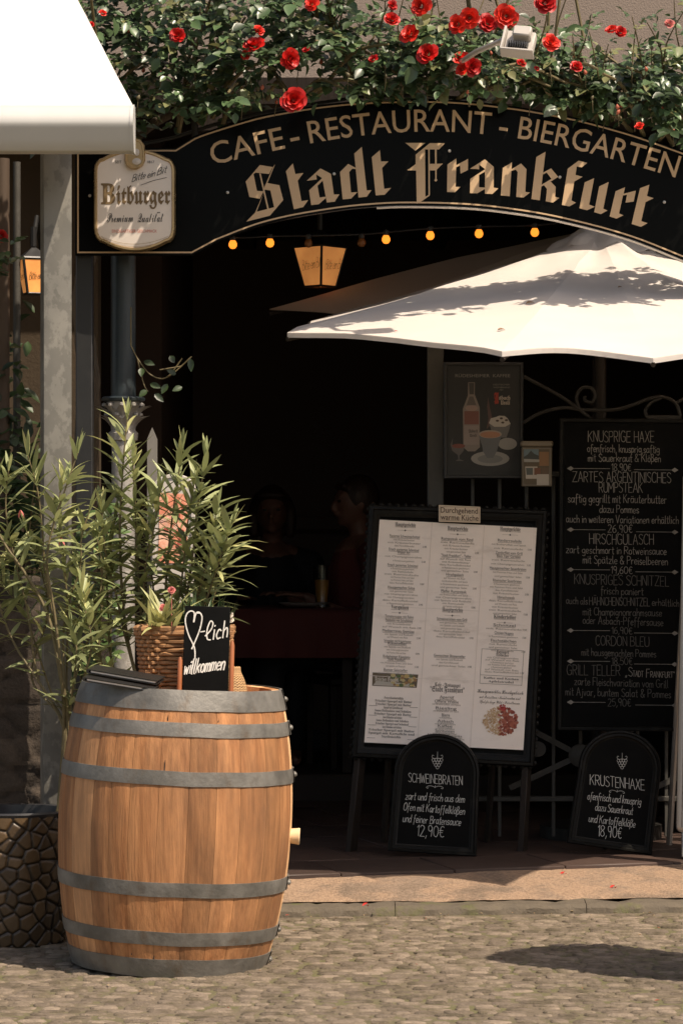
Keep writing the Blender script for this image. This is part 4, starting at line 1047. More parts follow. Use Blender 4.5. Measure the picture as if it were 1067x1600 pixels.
for col_, items in ((0,[(.025,'Hauptgerichte',.13,1),(.075,'Paniertes Schweineschnitzel',.19,0),(.135,'Frisch paniertes Schnitzel',.19,0),(.148,'Wiener Art',.08,0),(.205,'Frisch paniertes Schnitzel',.19,0),(.305,'Hausgemachte Sülze',.17,0),(.395,'Vorspeisen',.11,1),(.435,'Tomatensuppe mit Rahm',.18,0),(.452,'Feldsalat mit Schafskäse',.17,0),(.50,'Mediterranes Gemüse',.2,0),(.545,'Schnecken mit Kräuterbutter',.17,0),(.556,'Käseteller',.12,0),(.615,'Rüdesheimer Käseplatte',.17,0),(.628,'"Stadt Frankfurt"',.12,0),(.675,'Bunter Salatteller',.15,0)]),
                    (1,[(.03,'Hauptgerichte',.13,1),(.075,'Rumpsteak vom Rind',.2,0),(.15,'"Stadt Frankfurt" - Teller',.19,0),(.235,'Hirschgulasch',.11,0),(.31,'Pfeffer Rumpsteak',.16,0),(.395,'Hauptgerichte',.13,1),(.435,'Schweinerücken vom Grill',.19,0),(.60,'Gemischter Bratenteller',.2,0)]),
                    (2,[(.02,'Hauptgerichte',.13,1),(.07,'Rinderroulade',.15,0),(.125,'Zanderfilet vom Grill',.17,0),(.14,'Black Tiger Garnelen',.15,0),(.195,'Hausgemachter Sauerbraten',.23,0),(.25,'Rheinischer Sauerbraten',.18,0),(.325,'Hirschsteak',.11,0),(.415,'Kinderteller',.14,1),(.45,'Schnitzel',.14,0),(.485,'Chicken Nuggets',.12,0),(.52,'Fischstäbchen',.16,0)])):
    for i, (t, tx, wd, big) in enumerate(items):
        (head_ if big else sub_)(col_, t, tx, wd); t2 = items[i+1][0]-.012 if i+1 < len(items) else t+.05
        if big:
            a = pg((col_+.5)/3-.05, t+.018); b = pg((col_+.5)/3+.05, t+.018); EB.stroke(k, [EB.uv(*a), EB.uv(*b)], .0004, W_, gr)
            EB.poly(k, [((a[0]+b[0])/2+d*math.cos(q__), (a[1]+b[1])/2+d*math.sin(q__)) for d, q__ in ((1.6,0),(1.6,1.57),(1.6,3.14),(1.6,4.71))][::-1], W_+.0003, ink)
        elif t2-t > .022: block(col_, t+.008, min(t2, t+.085), max(1, int((min(t2,t+.085)-t-.008)/.0125)))
bxp = [pg(.70,.555),pg(.965,.555),pg(.965,.71),pg(.70,.71),pg(.70,.555)]
EB.stroke(k, [EB.uv(*p) for p in bxp], .0006, W_, ink); row_(2,.572,'Dessert',.08,5,SERIF); row_(2,.585,'Eisbecher',.08,5,SERIF)
block(2,.59,.665,7); EB.stroke(k, [EB.uv(*pg(.70,.672)), EB.uv(*pg(.965,.672))], .0006, W_, ink); row_(2,.688,'Kaffee und Kuchen',.22,3.4,SERIF); row_(2,.703,'Apfelstrudel',.16,3.4,SERIF)
row_(1,.733,'Cafe - Restaurant',.16,6,FRAK); row_(1,.757,'"Stadt Frankfurt"',.215,8.5,FRAK)
for t, tx, wd in ((.785,'Aperitif',.09),(.805,'Offene Weine',.15),(.835,'Riesling',.13),(.865,'Biere',.05),(.893,'Asbach',.10),(.915,'Kaffee',.09),(.937,'Spirituosen',.12),(.958,'Alkoholfreie Getränke',.22)):
    sub_(1,t,tx,wd); row_(1,t+.011,random.choice(small),wd+.03,2.6,None,gr)
a = pg(.40,.99); b = pg(.60,.985); EB.hand(k, 'Guten Appetit', a[0], a[1], b[0], b[1], 9, .0006, .2, gr, w=W_)
row_(2,.752,'Hausgemachtes Hirschgulasch',.29,7,SCRIPT); row_(2,.776,'mit Preiselbeer - Kräuterrahm und',.26,5.2,SCRIPT); row_(2,.797,'Spätzle dazu Wild - Preiselbeeren',.25,5.2,SCRIPT)
for i in range(13):
    t = .80+i*.0145; row_(0,t,random.choice(['Frischer Spargel mit Butter','Spargel mit Kartoffeln und','Sauce Hollandaise und Schinken','Frischer Spargel und Schnitzel','Petersilienkartoffeln']),random.uniform(.2,.29) if i%3 else .12,3.8,SERIF)
    if i in (2,5,8,12): 
        for s0 in (.015,.27): EB.stroke(k, [EB.uv(*pg(s0,t+.004)), EB.uv(*pg(s0+.05,t+.004))], .0006, W_, ink)
# printed food pictures
EB.poly(k, [pg(.025,.745),pg(.305,.745),pg(.31,.685),pg(.022,.685)], W_-.001, (.13,.095,.055))
EB.poly(k, [pg(.03,.742),pg(.3,.742),pg(.28,.728),pg(.05,.722)], W_-.0006, (.45,.42,.36))
for i in range(34): 
    c_ = pg(random.uniform(.15,.3), random.uniform(.69,.738)); r_ = random.uniform(1.6,3.4); EB.poly(k, [(c_[0]+r_*1.3*math.cos(t), c_[1]-r_*math.sin(t)) for t in np.linspace(0,6.28,9)[:8]], W_-.0003+i*.00003, random.choice([(.50,.36,.14),(.42,.27,.09),(.30,.17,.07),(.10,.14,.05),(.52,.42,.2)]))
a = pg(.04,.722); b = pg(.19,.722); EB.font(k, 'Frischer Spargel', a[0], a[1], b[0], b[1], 6.5, FRAK, .01, (.62,.56,.48), W_+.0012)
cc = pg(.845,.875)
for i in range(420):
    an = random.uniform(0,6.28); rr = math.sqrt(random.random()); x_ = cc[0]+27*rr*math.cos(an); y_ = cc[1]+22*rr*math.sin(an)
    rt = x_ > cc[0]-1+3*math.sin(y_*.6)
    colr = random.choice([(.30,.065,.035),(.38,.10,.05),(.22,.04,.022),(.42,.13,.08)]) if rt else random.choice([(.58,.40,.22),(.65,.48,.28),(.50,.31,.15),(.62,.42,.25)])
    r_ = random.uniform(1.2,3.2); th = random.uniform(0,3.1); e_ = .35 if not rt else .8
    EB.poly(k, [(x_+r_*math.cos(t)*math.cos(th)-r_*e_*math.sin(t)*math.sin(th), y_-r_*math.cos(t)*math.sin(th)-r_*e_*math.sin(t)*math.cos(th)) for t in np.linspace(0,6.28,7)[:6]], W_-.001+i*.000004, colr)
for i in range(30):
    an = random.uniform(0,6.28); rr = 5*math.sqrt(random.random()); c2 = pg(.845,.805); EB.poly(k, [(c2[0]+2+rr*math.cos(an)+1.4*math.cos(t), c2[1]+3+rr*math.sin(an)-1.4*math.sin(t)) for t in np.linspace(0,6.28,7)[:6]], W_+.001+i*.00002, random.choice([(.40,.02,.02),(.3,.015,.015),(.5,.06,.05)]))
for s0 in (1/3,2/3): EB.stroke(k, [EB.uv(*pg(s0,.0)), EB.uv(*pg(s0,1))], .0012, W_-.0005, (.78,.70,.63))
for t0 in (.385,.655 if 0 else .70):
    for s0 in (0,1/3): EB.stroke(k, [EB.uv(*pg(s0,t0)), EB.uv(*pg(s0+1/3,t0+.002))], .001, W_-.0003, (.80,.72,.65))
k.build('print', m_print, eb, smooth=False)
k = MB()                                             # clear film over the pages
for px, py, px2, py2 in ((563,1180,549,1327),(823,1195,815,1340)):
    A = EB.uv(px,py); 
    a2 = EB.uv(px2,py2); pts_ = [EB.p(A[0],A[1]+.15,-.035), EB.p(A[0],A[1],-.02), EB.p(a2[0],0.0,.0)]
    leg = MB(); d = pts_[2]-pts_[1]
    leg.box((pts_[1]+pts_[2])/2, (.046,.026,d.length+.06), .003, d.to_track_quat('Z','Y').to_matrix() @ Matrix.Rotation(R(90),3,'Z')); leg.build('leg', m_darkwood, eb)
bk_ = MB()
for u in (-.2,.2):
    bk_.tube([EB.p(u,1.1,-.04), EB.O+Vector((u,.30,0.005))], .014, 6)
bk_.build('rear_leg', m_darkwood, eb)
TB = Board(EB.q(717,818,.03), roll=1.5, lean=5)
tgn = thing('warm_kitchen_sign', TB.O, 'small cream sign about warm food clipped on top of the easel menu', 'sign')
k = MB(); o = [TB.uv(*p) for p in ((685,815),(750,817),(750,792),(685,789))]; TB.ring(k, o, [(0,-.004),(0,.002),(.001,.003)], fill=True); k.build('plate', mat('cream sign card', (.66,.55,.42), .5, var=.08), tgn)
k = MB(); TB.font(k, 'Durchgehend', 688, 801, 746, 803, 9, None, .006, (.10,.06,.04), .005); TB.font(k, 'warme Küche', 688, 812, 747, 814, 9, None, .006, (.10,.06,.04), .005)
TB.stroke(k, [TB.uv(*p) for p in ((687,791.5),(748,793.5),(748,815),(687,813),(687,791.5))], .0005, .005, (.3,.2,.12)); k.build('lettering', m_print, tgn, smooth=False)

# ------------------------------------------------------------------ two arched chalk boards on the terrace edge
def grapes(B, mb, px, py, s, hw):
    def sk(pts_): B.stroke(mb, [B.uv(px+a*s, py+b*s) for a,b in pts_], hw, .0055)
    r = .16
    for (a,b) in ((-.42,-.1),(-.14,-.12),(.14,-.12),(.42,-.1),(-.3,.17),(0,.16),(.3,.17),(-.16,.43),(.16,.43),(0,.68)):
        sk([(a+r*math.cos(t), b+r*math.sin(t)) for t in np.linspace(0,6.28,9)])
    sk([(0,-.25),(.02,-.95)]); sk(bez([(-.05,-.3),(-.35,-.25),(-.55,-.4),(-.5,-.6),(-.36,-.55)],5)); sk(bez([(.05,-.3),(.35,-.25),(.55,-.4),(.5,-.6),(.36,-.55)],5))
def archboard(corner, D, roll, lean, label, texts, grape, orn, light):
    # corner: photo pixels of the foot's middle; width and height in metres
    B = Board(P(*corner[:2],D), roll=roll, lean=lean); B.O.z = .1+abs(math.sin(R(roll)))*corner[2]/2
    w_, h_ = corner[2], corner[3]; r = w_/2
    o = [(-r*1.04,0),(r*1.04,0)]+[(r*math.cos(t), h_-r*.92+r*.92*math.sin(t)) for t in np.linspace(0,math.pi,25)]
    t_ = thing('arched_chalkboard', B.O, label, 'chalkboard', 'arched chalkboards on the terrace edge')
    k = MB(); B.ring(k, o, [(0,-.02),(0,.006),(.003,.014),(.010,.016),(.014,.010),(.022,.010),(.027,.004),(.030,.003)]); B.ring(k, o, [(0,-.02),(r*.6,-.02)]); k.build('frame', m_blackframe, t_)
    k = MB(); B.ring(k, o, [(.029,.003),(.032,.003)], fill=True); k.build('slate', m_slate, t_)
    k = MB(); grapes(B, k, *grape, .0007)
    for row in texts: B.hand(k, *row[:6], row[6] if len(row) > 6 else .0009, row[7] if len(row) > 7 else 0, w=.0055, jit=.15)
    x, y, s, sl = orn
    for m_ in (-1,1): B.stroke(k, [B.uv(x+a*s*m_, y+b*s+a*s*m_*sl) for a,b in bez([(.05,.0),(.35,-.13),(.75,-.12),(1,.05),(.88,.17),(.76,.08)],5)], .0007, .0055)
    B.stroke(k, [B.uv(x+.6,y-2.5), B.uv(x,y+1)], .0007, .0055)
    k.build('lettering', mat('board paint white '+light, (.50,.50,.47), .9, var=.3, vs=60), t_, smooth=False)
    k = MB(); k.tube([B.p(0,h_*.7,-.02), B.O+Vector((0,.17,.005-B.O.z+.1))], .010, 6); k.build('stand', m_darkwood, t_)
archboard((675,1338,.315,.445), 11.06, 3.6, 6, 'arched chalkboard for pork roast in front of the easel menu', [
 ('SCHWEINEBRATEN',638,1222,722,1227,14),('zart und frisch aus dem',633,1249,725,1254,12,.0009,.16),('Ofen mit Kartoffelklößen',630,1266,725,1273,12,.0009,.16),('und feiner Bratensauce',629,1284,719,1290,12,.0009,.16),('12,90€',651,1306,693,1308,17,.001,.06)],
 (683,1189,15), (679,1230,13,.04), 'a')
archboard((951,1336,.305,.445), 11.12, 8.2, 6, 'arched chalkboard for crisp knuckle beside the silver framed stand', [
 ('KRUSTENHAXE',921,1226,1006,1235,16,.001),('ofenfrisch und knusprig',917,1249,1000,1258,12,.0009,.16),('dazu Sauerkraut',929,1266,987,1273,12,.0009,.16),('und Kartoffelklöße',919,1284,991,1293,12,.0009,.16),('18,90€',933,1306,970,1310,17,.0012,.06)],
 (971,1190,14), (963,1237,12,.09), 'b')

# silver framed stand cut by the right edge
AB = Board(P(1150,1300,10.98), roll=1.8, lean=6)
AB.O.z = .1
ab = thing('silver_frame_stand', AB.O, 'silver framed pavement stand at the right edge of the view', 'stand')
a0 = AB.uv(1056,1300); a1 = AB.uv(1066,738); o = [(a0[0],a0[1]),(a0[0]+.52,a0[1]),(a0[0]+.52,a1[1]),(a0[0],a1[1])]
oo = []
for i in range(4):
    c_ = Vector(o[i]); sx = 1 if i in (0,3) else -1; sy = 1 if i < 2 else -1; a_ = [math.pi,1.5*math.pi,0,.5*math.pi][i]
    for t in np.linspace(0,math.pi/2,5): oo.append((c_.x+.02*sx+.02*math.cos(a_+t), c_.y+.02*sy+.02*math.sin(a_+t)))
k = MB(); AB.ring(k, oo, [(0,-.02),(0,.006),(.004,.010),(.016,.012),(.020,.008),(.024,.008),(.026,.003)]); AB.ring(k,oo,[(0,-.02),(.015,-.02)]); k.build('frame', m_alu, ab)
k = MB(); AB.ring(k, oo, [(.024,.003),(.03,.003)], fill=True); k.build('panel', mat('dull cream poster', (.38,.34,.29), .5, var=.2), ab)
k = MB()
for u in (a0[0]+.03, a0[0]+.49): k.tube([AB.p(u,a0[1]+.02,-.01), AB.p(u,0,.02)], .012, 8); k.tube([AB.p(u,a1[1]-.02,-.02), AB.O+Vector((u,.5,0))], .012, 8)
k.build('leg', m_alu, ab)

# ------------------------------------------------------------------ drain, petals
k = MB(); c = P(935,1347,10.95)
for i in range(22): k.box((c.x-.17+.016*i, 10.95, .092), (.007,.075,.012), .001)
k.box((c.x,10.95,.083),(.38,.09,.008),.001); k.box((c.x,10.907,.092),(.38,.008,.014),.001); k.box((c.x,10.993,.092),(.38,.008,.014),.001)
tag(k.build('drain_grate', m_iron), 'narrow iron drain grate set in the step below the right arched chalkboard', 'drain')
for (px, py, z, lab) in ((572,1417,.036,'red petal lying on the kerb right of the barrel'),(958,1389,.05,'red petal lying on the sandstone step below the right chalkboard'),(880,1368,.075,'red petal lying on the sandstone step near the drain grate')):
    D_ = (EYE-z)*F/(py-HY); c = P(px,py,D_)+Vector((0,0,.003)); k = MB()
    leaf(k, c-Vector((.013,0,0)), (1,.2,.25), (0,-.3,1), .020, .015, .5, .3, -.3); leaf(k, c+Vector((.004,-.004,0)), (.6,-.6,.3), (0,-.3,1), .011, .009, .7, .3, -.3)
    tag(k.build('rose_petal', m_petalfall), lab, 'petal', 'fallen rose petals')

# ------------------------------------------------------------------ interior: column, bulbs, lanterns, table, people
cc_ = P(193,640,10.8); colx = cc_.x
cl = thing('iron_column', (colx,10.8,0), 'dark iron column with a silver ornate capital under the beer shield', 'column')
zc0, zc1 = P(0,664,10.8).z, P(0,623,10.8).z
k = MB(); k.lathe((colx,10.8,0), [(.045,zc1+.006),(.045,2.9)], 24); k.lathe((colx,10.8,0), [(.001,2.9),(.045,2.9)], 24); k.build('upper_shaft', m_colblue, cl)
k = MB(); k.lathe((colx,10.8,0), [(.060,zc1-.012),(.078,zc1-.008),(.080,zc1),(.072,zc1+.007),(.04,zc1+.008)], 28); k.build('collar', m_colblue, cl)
k = MB(); k.lathe((colx,10.8,0), [(.042,.05),(.042,zc0-.06),(.052,zc0-.055),(.054,zc0-.03),(.044,zc0-.02),(.046,zc0),(.060,zc1-.012)], 28)
for j, (zz, rr, n_p) in enumerate(((zc0+.025,.055,10),(zc0+.06,.064,10))):
    for i in range(n_p):
        a = 2*math.pi*(i+.5*j)/n_p; b0 = Vector((colx+rr*.85*math.cos(a),10.8+rr*.85*math.sin(a),zz-.03)); leaf(k, b0, (math.cos(a)*.5,math.sin(a)*.5,1), (math.cos(a),math.sin(a),0), .058, .036, .5, -.2, -.5)
        k.lathe((colx+rr*1.1*math.cos(a),10.8+rr*1.1*math.sin(a),zz+.012), [(.001,-.009),(.009,-.004),(.009,.004),(.001,.009)], 8)
k.build('capital', m_colpale, cl)
k = MB(); k.lathe((colx,10.8,0), [(.11,0),(.11,.05),(.07,.09),(.043,.12)], 24); k.build('base', m_colpale, cl)

bulbs = [(364,382,1),(422,379.5,1),(482,380,0),(565,379,0),(603,374,1),(672,368,1),(748,365,1),(835,363,1)]
LD = 12.0
sb = thing('string_light', P(600,360,LD), 'string of round amber bulbs hanging behind the arched sign', 'string lights')
k = MB(); k.tube([P(a,b-11,LD) for a,b in bez([(250,372),(364,382),(422,380),(482,379),(565,377),(603,374),(672,368),(748,365),(835,363),(960,352),(1150,350)],5)], .004, 6); k.build('cable', m_black, sb)
k = MB(); k.lathe((0,0,0), [(.001,-.018),(.010,-.0155),(.0165,-.006),(.0165,.004),(.012,.013),(.009,.018)], 18)
on = k.build('bulb', m_bulb, sb); k.v = [tuple(v) for v in k.v]; off_ = k.build('bulb', m_bulboff, sb)
k = MB(); k.lathe((0,0,0), [(.0105,.016),(.0125,.02),(.0125,.034),(.006,.040),(.001,.04)], 12); so_ = k.build('socket', m_black, sb)
first = {1: True, 0: True}; fs_ = True
for (px, py, lit) in bulbs:
    src = on if lit else off_
    if first[lit]: o = src; first[lit] = False
    else: o = src.copy(); C.objects.link(o)
    for ch_ in (o,):
        me = ch_.data; ch_.location = P(px,py,LD)+Vector(sb['_w'])*0
    if fs_: s2 = so_; fs_ = False
    else: s2 = so_.copy(); C.objects.link(s2)
    o.location = P(px,py,LD)-0*Vector(sb['_w']); s2.location = o.location
    # the meshes were stored relative to the thing's origin; shift accordingly
    o.parent = sb; s2.parent = sb

def lantern(px, py, D, wpx, hpx, label, wall=False, rot=45):
    c = P(px,py,D); hw = wpx/2/F*D; h_ = hpx/F*D; t_ = thing('lantern', c+Vector((0,0,-h_/2)), label, 'lantern', 'lit brewery lanterns')
    Mz = Matrix.Rotation(R(rot),3,'Z'); rt = hw if rot == 45 else hw; rt_, rb_ = rt, rt*.58
    def cor(i, r, z): a = R(rot)+i*math.pi/2+math.pi/4; return c+Vector((r*math.cos(a), r*math.sin(a), z))
    if rot == 45:
        def cor(i, r, z): a = i*math.pi/2+R(-90+4); return c+Vector((r*math.cos(a), r*math.sin(a), z))
    for i in range(4):
        A,B2,C_,D2 = cor(i,rb_,-h_/2),cor(i+1,rb_,-h_/2),cor(i+1,rt_,h_/2),cor(i,rt_,h_/2)
        def ins(p): cen = (A+B2+C_+D2)/4; return cen+(p-cen)*.94
        k = MB(); nrm = (B2-A).cross(D2-A).normalized(); k.prism([ins(A),ins(B2),ins(C_),ins(D2)], nrm, .003); pane = k.build('pane', m_lantern, t_, smooth=False)
        k = MB()
        # handwriting on the pane
        ctr = (A+B2+C_+D2)/4; ux = ((B2-A)+(C_-D2)).normalized(); uz = ((D2-A)+(C_-B2)).normalized()
        if nrm.y < -.2:
            nn_ = nrm if nrm.dot(ctr-c) > 0 else -nrm
            B3 = Board(ctr); B3.X = ux; B3.Z = uz; B3.n = nn_; L_ = (C_-D2).length; x = -L_*.27; sc = L_*.6/32
            for ch_ in 'Bitte ein Bit':
                if ch_ == ' ': x += 2*sc; continue
                g_ = GL[ch_]
                for path in g_[1]: B3.stroke(k, [(x+a_*sc+b_*sc*.25, b_*sc*1.5-.012+.10*x) for a_,b_ in path], .0007, .0045)
                x += (g_[0]+.7)*sc
            if k.v: k.build('lettering', mat('lantern ink', (.05,.02,.01), .8, var=.1), pane, smooth=False)
    k = MB()
    for i in range(4):
        k.tube([cor(i,rb_,-h_/2),cor(i,rt_,h_/2)], .006, 6); k.tube([cor(i,rb_,-h_/2),cor(i+1,rb_,-h_/2)], .005, 6); k.tube([cor(i,rt_,h_/2),cor(i+1,rt_,h_/2)], .007, 6)
    for i in range(4): k.add([cor(i,rt_*1.1,h_/2), cor(i+1,rt_*1.1,h_/2), c+Vector((0,0,h_/2+rt_*.7))], [(0,1,2)])
    k.tube([c+Vector((0,0,h_/2+rt_*.65)), c+Vector((0,0,h_/2+rt_+.05))], .012, 8)
    if wall: k.tube([c+Vector((0,0,h_/2+rt_)), c+Vector((0,.12,h_/2+rt_+.1)), Vector((c.x, 11.67, c.z+h_/2+.05))], .009, 7)
    else: k.tube([c+Vector((0,0,h_/2+rt_)), Vector((c.x,c.y,2.9))], .006, 6)
    k.build('frame', m_black, t_)
lantern(500,417,12.4,82,62,'lit amber lantern hanging behind the middle of the dark entrance')
lantern(53,432,11.35,60,54,'lit amber lantern on the wall left of the galvanised post', True, 20)

# table, cloth, glass, plate
FZ = .22
tx = P(440,935,13.7).x
tb = thing('dining_table', (tx,13.75,FZ), 'dining table under the dark red cloth inside', 'table')
k = MB(); k.box((tx,13.75,FZ+.72), (.70,.7,.03), .003); k.build('tabletop', m_darkwood, tb)
for a in (-1,1):
    for b in (-1,1):
        k = MB(); k.box((tx+a*.3,13.75+b*.3,FZ+.35), (.05,.05,.70), .004); k.build('leg', m_darkwood, tb)
k = MB()
def clf(u, v):
    x = (u-.5)*1.16; y = (v-.5)*1.16; dx = max(0,abs(x)-.36); dy = max(0,abs(y)-.36); d_ = max(dx,dy)
    xx = max(-.37,min(.37,x))+math.copysign(dy*.12 if dx>0 and dy>0 else 0,x)+math.copysign(.025*math.sin(y*22)*min(1,dx*6),x); yy = max(-.37,min(.37,y))+math.copysign(.025*math.sin(x*22)*min(1,dy*6),y)
    return (tx+xx, 13.75+yy, FZ+.742-d_*1.0-(min(dx,dy)*.5))
k.grid(clf, 40, 40); tag(k.build('tablecloth', m_cloth, ang=0), 'dark red cloth hanging over the dining table inside', 'tablecloth')
ZT = FZ+.745
c = P(503,900,13.5); c.z = ZT
gl = thing('beer_glass', c, 'tall beer glass on the dark red tablecloth', 'glass')
k = MB(); k.lathe(c, [(.001,.0),(.035,.0),(.035,.006),(.028,.02),(.036,.10),(.038,.19),(.0355,.19),(.033,.10),(.025,.022),(.001,.02)], 24); k.build('vessel', m_glass, gl)
k = MB(); k.lathe(c, [(.001,.022),(.024,.024),(.032,.10),(.033,.125),(.001,.125)], 20); k.build('beer', m_beer, gl)
c = P(475,935,13.55); c.z = ZT
k = MB(); k.lathe(c, [(.001,.003),(.07,.003),(.115,.018),(.117,.02),(.114,.02),(.07,.007),(.001,.007)], 32); tag(k.build('plate', m_white), 'white plate on the dark red tablecloth beside the beer glass', 'plate')

def fuse(mb, name, m, parent, vox=.010, it=6):
    ob = mb.build(name, m, None, origin=(0,0,0)); 
    md = ob.modifiers.new('r','REMESH'); md.mode = 'VOXEL'; md.voxel_size = vox
    sm_ = ob.modifiers.new('s','SMOOTH'); sm_.iterations = it; sm_.factor = .5
    dg = bpy.context.evaluated_depsgraph_get(); me = bpy.data.meshes.new_from_object(ob.evaluated_get(dg))
    v = [tuple(q_.co) for q_ in me.vertices]; f = [tuple(p.vertices) for p in me.polygons]
    bpy.data.objects.remove(ob); out = MB(); out.v = v; out.f = f; out.c = [(.5,.5,.5)]*len(f); bpy.data.meshes.remove(me)
    return out.build(name, m, parent, ang=0)
def ellip(mb, c, r, M=None, n=20):
    prof = [(max(.0005,math.sin(t)), -math.cos(t)) for t in np.linspace(0,math.pi,n//2+1)]
    S_ = Matrix.Diagonal(r); mb.lathe(c, prof, n, (M @ S_) if M is not None else S_)
def chain(mb, pts_, rad):
    q_ = bez([(*p, r) for p, r in zip(pts_, rad)], 4); mb.tube([p[:3] for p in q_], [p[3] for p in q_], 12)
    for p in (q_[0], q_[-1]): ellip(mb, p[:3], (p[3],)*3, n=12)
def person(loc, yaw, label, top, hairlen, sc=1.0):
    M = Matrix.Translation(loc) @ Matrix.Rotation(R(yaw),4,'Z') @ Matrix.Scale(sc,4)
    t_ = thing('person', loc, label, 'person')
    def T(mb): return mb.xf(M)
    b = MB()      # body faces -Y, seated: seat at .45
    chain(b, [(0,.05,.50),(0,.04,.62),(0,.02,.80),(0,.0,.93)], [.13,.125,.13,.11]); 
    ellip(b, (0,.02,.86), (.165,.095,.15)); ellip(b, (0,.05,.55), (.17,.13,.12)); chain(b, [(-.15,.02,.95),(0,.02,.99),(.15,.02,.95)], [.05,.06,.05])
    chain(b, [(0,.03,.97),(0,.02,1.04),(0,.01,1.10)], [.058,.05,.05])
    for s in (-1,1):
        chain(b, [(s*.19,.02,.94),(s*.235,.0,.78),(s*.23,-.03,.66)], [.052,.046,.038]); chain(b, [(s*.23,-.03,.66),(s*.19,-.16,.70),(s*.13,-.27,.765)], [.038,.034,.024])
        hx, hy, hz = s*.12, -.31, .775; ellip(b, (hx,hy,hz), (.036,.045,.014))
        for i, (dx, L_) in enumerate(((-.027,.062),(-.009,.072),(.009,.068),(.026,.052))):
            chain(b, [(hx+dx,hy-.035,hz),(hx+dx*1.15,hy-.035-L_*.55,hz+.006),(hx+dx*1.2,hy-.035-L_,hz-.006)], [.0085,.008,.006])
        chain(b, [(hx-s*.03,hy+.0,hz),(hx-s*.05,hy-.025,hz-.002),(hx-s*.055,hy-.05,hz-.004)], [.010,.009,.007])
        chain(b, [(s*.09,.02,.50),(s*.11,-.22,.52),(s*.11,-.42,.50)], [.085,.07,.055]); chain(b, [(s*.11,-.42,.50),(s*.11,-.43,.30),(s*.11,-.40,.08)], [.055,.055,.038]); chain(b, [(s*.11,-.38,.05),(s*.115,-.48,.035),(s*.12,-.56,.03)], [.04,.036,.028])
    hc = Vector((0,-.005,1.19)); ellip(b, hc, (.074,.092,.105), n=28); ellip(b, hc+Vector((0,-.02,-.055)), (.055,.066,.06)); ellip(b, hc+Vector((0,-.062,-.092)), (.022,.02,.018))
    chain(b, [hc+Vector((0,-.092,.005)), hc+Vector((0,-.108,-.03)), hc+Vector((0,-.10,-.036))], [.008,.012,.012]); chain(b, [hc+Vector((-.045,-.078,.022)), hc+Vector((0,-.09,.018)), hc+Vector((.045,-.078,.022))], [.007,.007,.007])
    chain(b, [hc+Vector((-.02,-.086,-.058)), hc+Vector((0,-.093,-.058)), hc+Vector((.02,-.086,-.058))], [.006,.008,.006])
    for s in (-1,1): ellip(b, hc+Vector((s*.076,.008,-.01)), (.009,.018,.03))
    fuse(T(b), 'body', m_skin, t_, .009*sc, 3)
    e = MB()
    for s in (-1,1): ellip(e, hc+Vector((s*.031,-.083,.003)), (.012,.008,.007), n=12)
    T(e).build('eyes', mat('dark eye', (.02,.015,.012), .2), t_)
    h_ = MB(); ellip(h_, hc+Vector((0,.02,.022)), (.088,.095,.105), n=28)
    if hairlen:
        for s in (-1,1): chain(h_, [hc+Vector((s*.06,.02,.06)), hc+Vector((s*.086,.02,-.02)), hc+Vector((s*.088,.025,-.11))], [.03,.034,.026])
        ellip(h_, hc+Vector((0,.06,-.05)), (.085,.05,.11))
    chain(h_, [hc+Vector((-.055,-.066,.07)), hc+Vector((0,-.083,.074)), hc+Vector((.055,-.066,.07))], [.016,.014,.016])
    fuse(T(h_), 'hair', m_hair, t_, .009*sc, 4)
    s_ = MB(); chain(s_, [(0,.05,.50),(0,.04,.62),(0,.02,.80),(0,.015,.90)], [.145,.14,.145,.135]); ellip(s_, (0,.02,.85), (.18,.11,.135)); ellip(s_, (0,.05,.55), (.185,.145,.12))
    chain(s_, [(-.16,.02,.945),(-.08,.03,.965),(.08,.03,.965),(.16,.02,.945)], [.066,.058,.058,.066])
    for s in (-1,1): chain(s_, [(s*.19,.02,.94),(s*.23,.01,.82),(s*.236,-.005,.74)], [.062,.06,.058])
    fuse(T(s_), 'top', top, t_, .012*sc, 4)
    tr = MB()
    for s in (-1,1): chain(tr, [(s*.09,.03,.50),(s*.11,-.22,.52),(s*.11,-.43,.505)], [.10,.085,.068]); chain(tr, [(s*.11,-.43,.505),(s*.11,-.44,.30),(s*.11,-.41,.10)], [.068,.068,.055])
    ellip(tr, (0,.05,.50), (.18,.14,.11)); fuse(T(tr), 'trousers', m_shirt, t_, .014*sc, 3)
    return t_
def chair(x, y, yaw, label):
    M = Matrix.Translation((x,y,FZ)) @ Matrix.Rotation(R(yaw),4,'Z'); t_ = thing('chair', (x,y,FZ), label, 'chair')
    k = MB(); k.box((0,.02,.40), (.42,.42,.04), .01); k.xf(M).build('seat', m_darkwood, t_)
    k = MB(); k.box((0,.23,.70), (.40,.025,.28), .01); k.xf(M).build('backrest', m_darkwood, t_)
    for a in (-1,1):
        for b_ in (-1,1): k = MB(); k.box((a*.18,.02+b_*.19,.20 if b_ < 0 else .42), (.035,.035,.40 if b_ < 0 else .84), .004); k.xf(M).build('leg', m_darkwood, t_)
p1 = P(425,800,14.35); person((p1.x,14.35,FZ), 0, 'woman with dark bobbed hair and black top seated facing us behind the red cloth', m_shirt, True); chair(p1.x,14.42,0,'dark wooden chair under the woman in the black top')
p2 = P(556,800,13.8); person((p2.x,13.85,FZ), -72, 'person in dark red shirt seated sideways behind the left edge of the easel menu', m_shirt2, False, 1.03); chair(p2.x,13.9,-72,'dark wooden chair under the person in the dark red shirt')

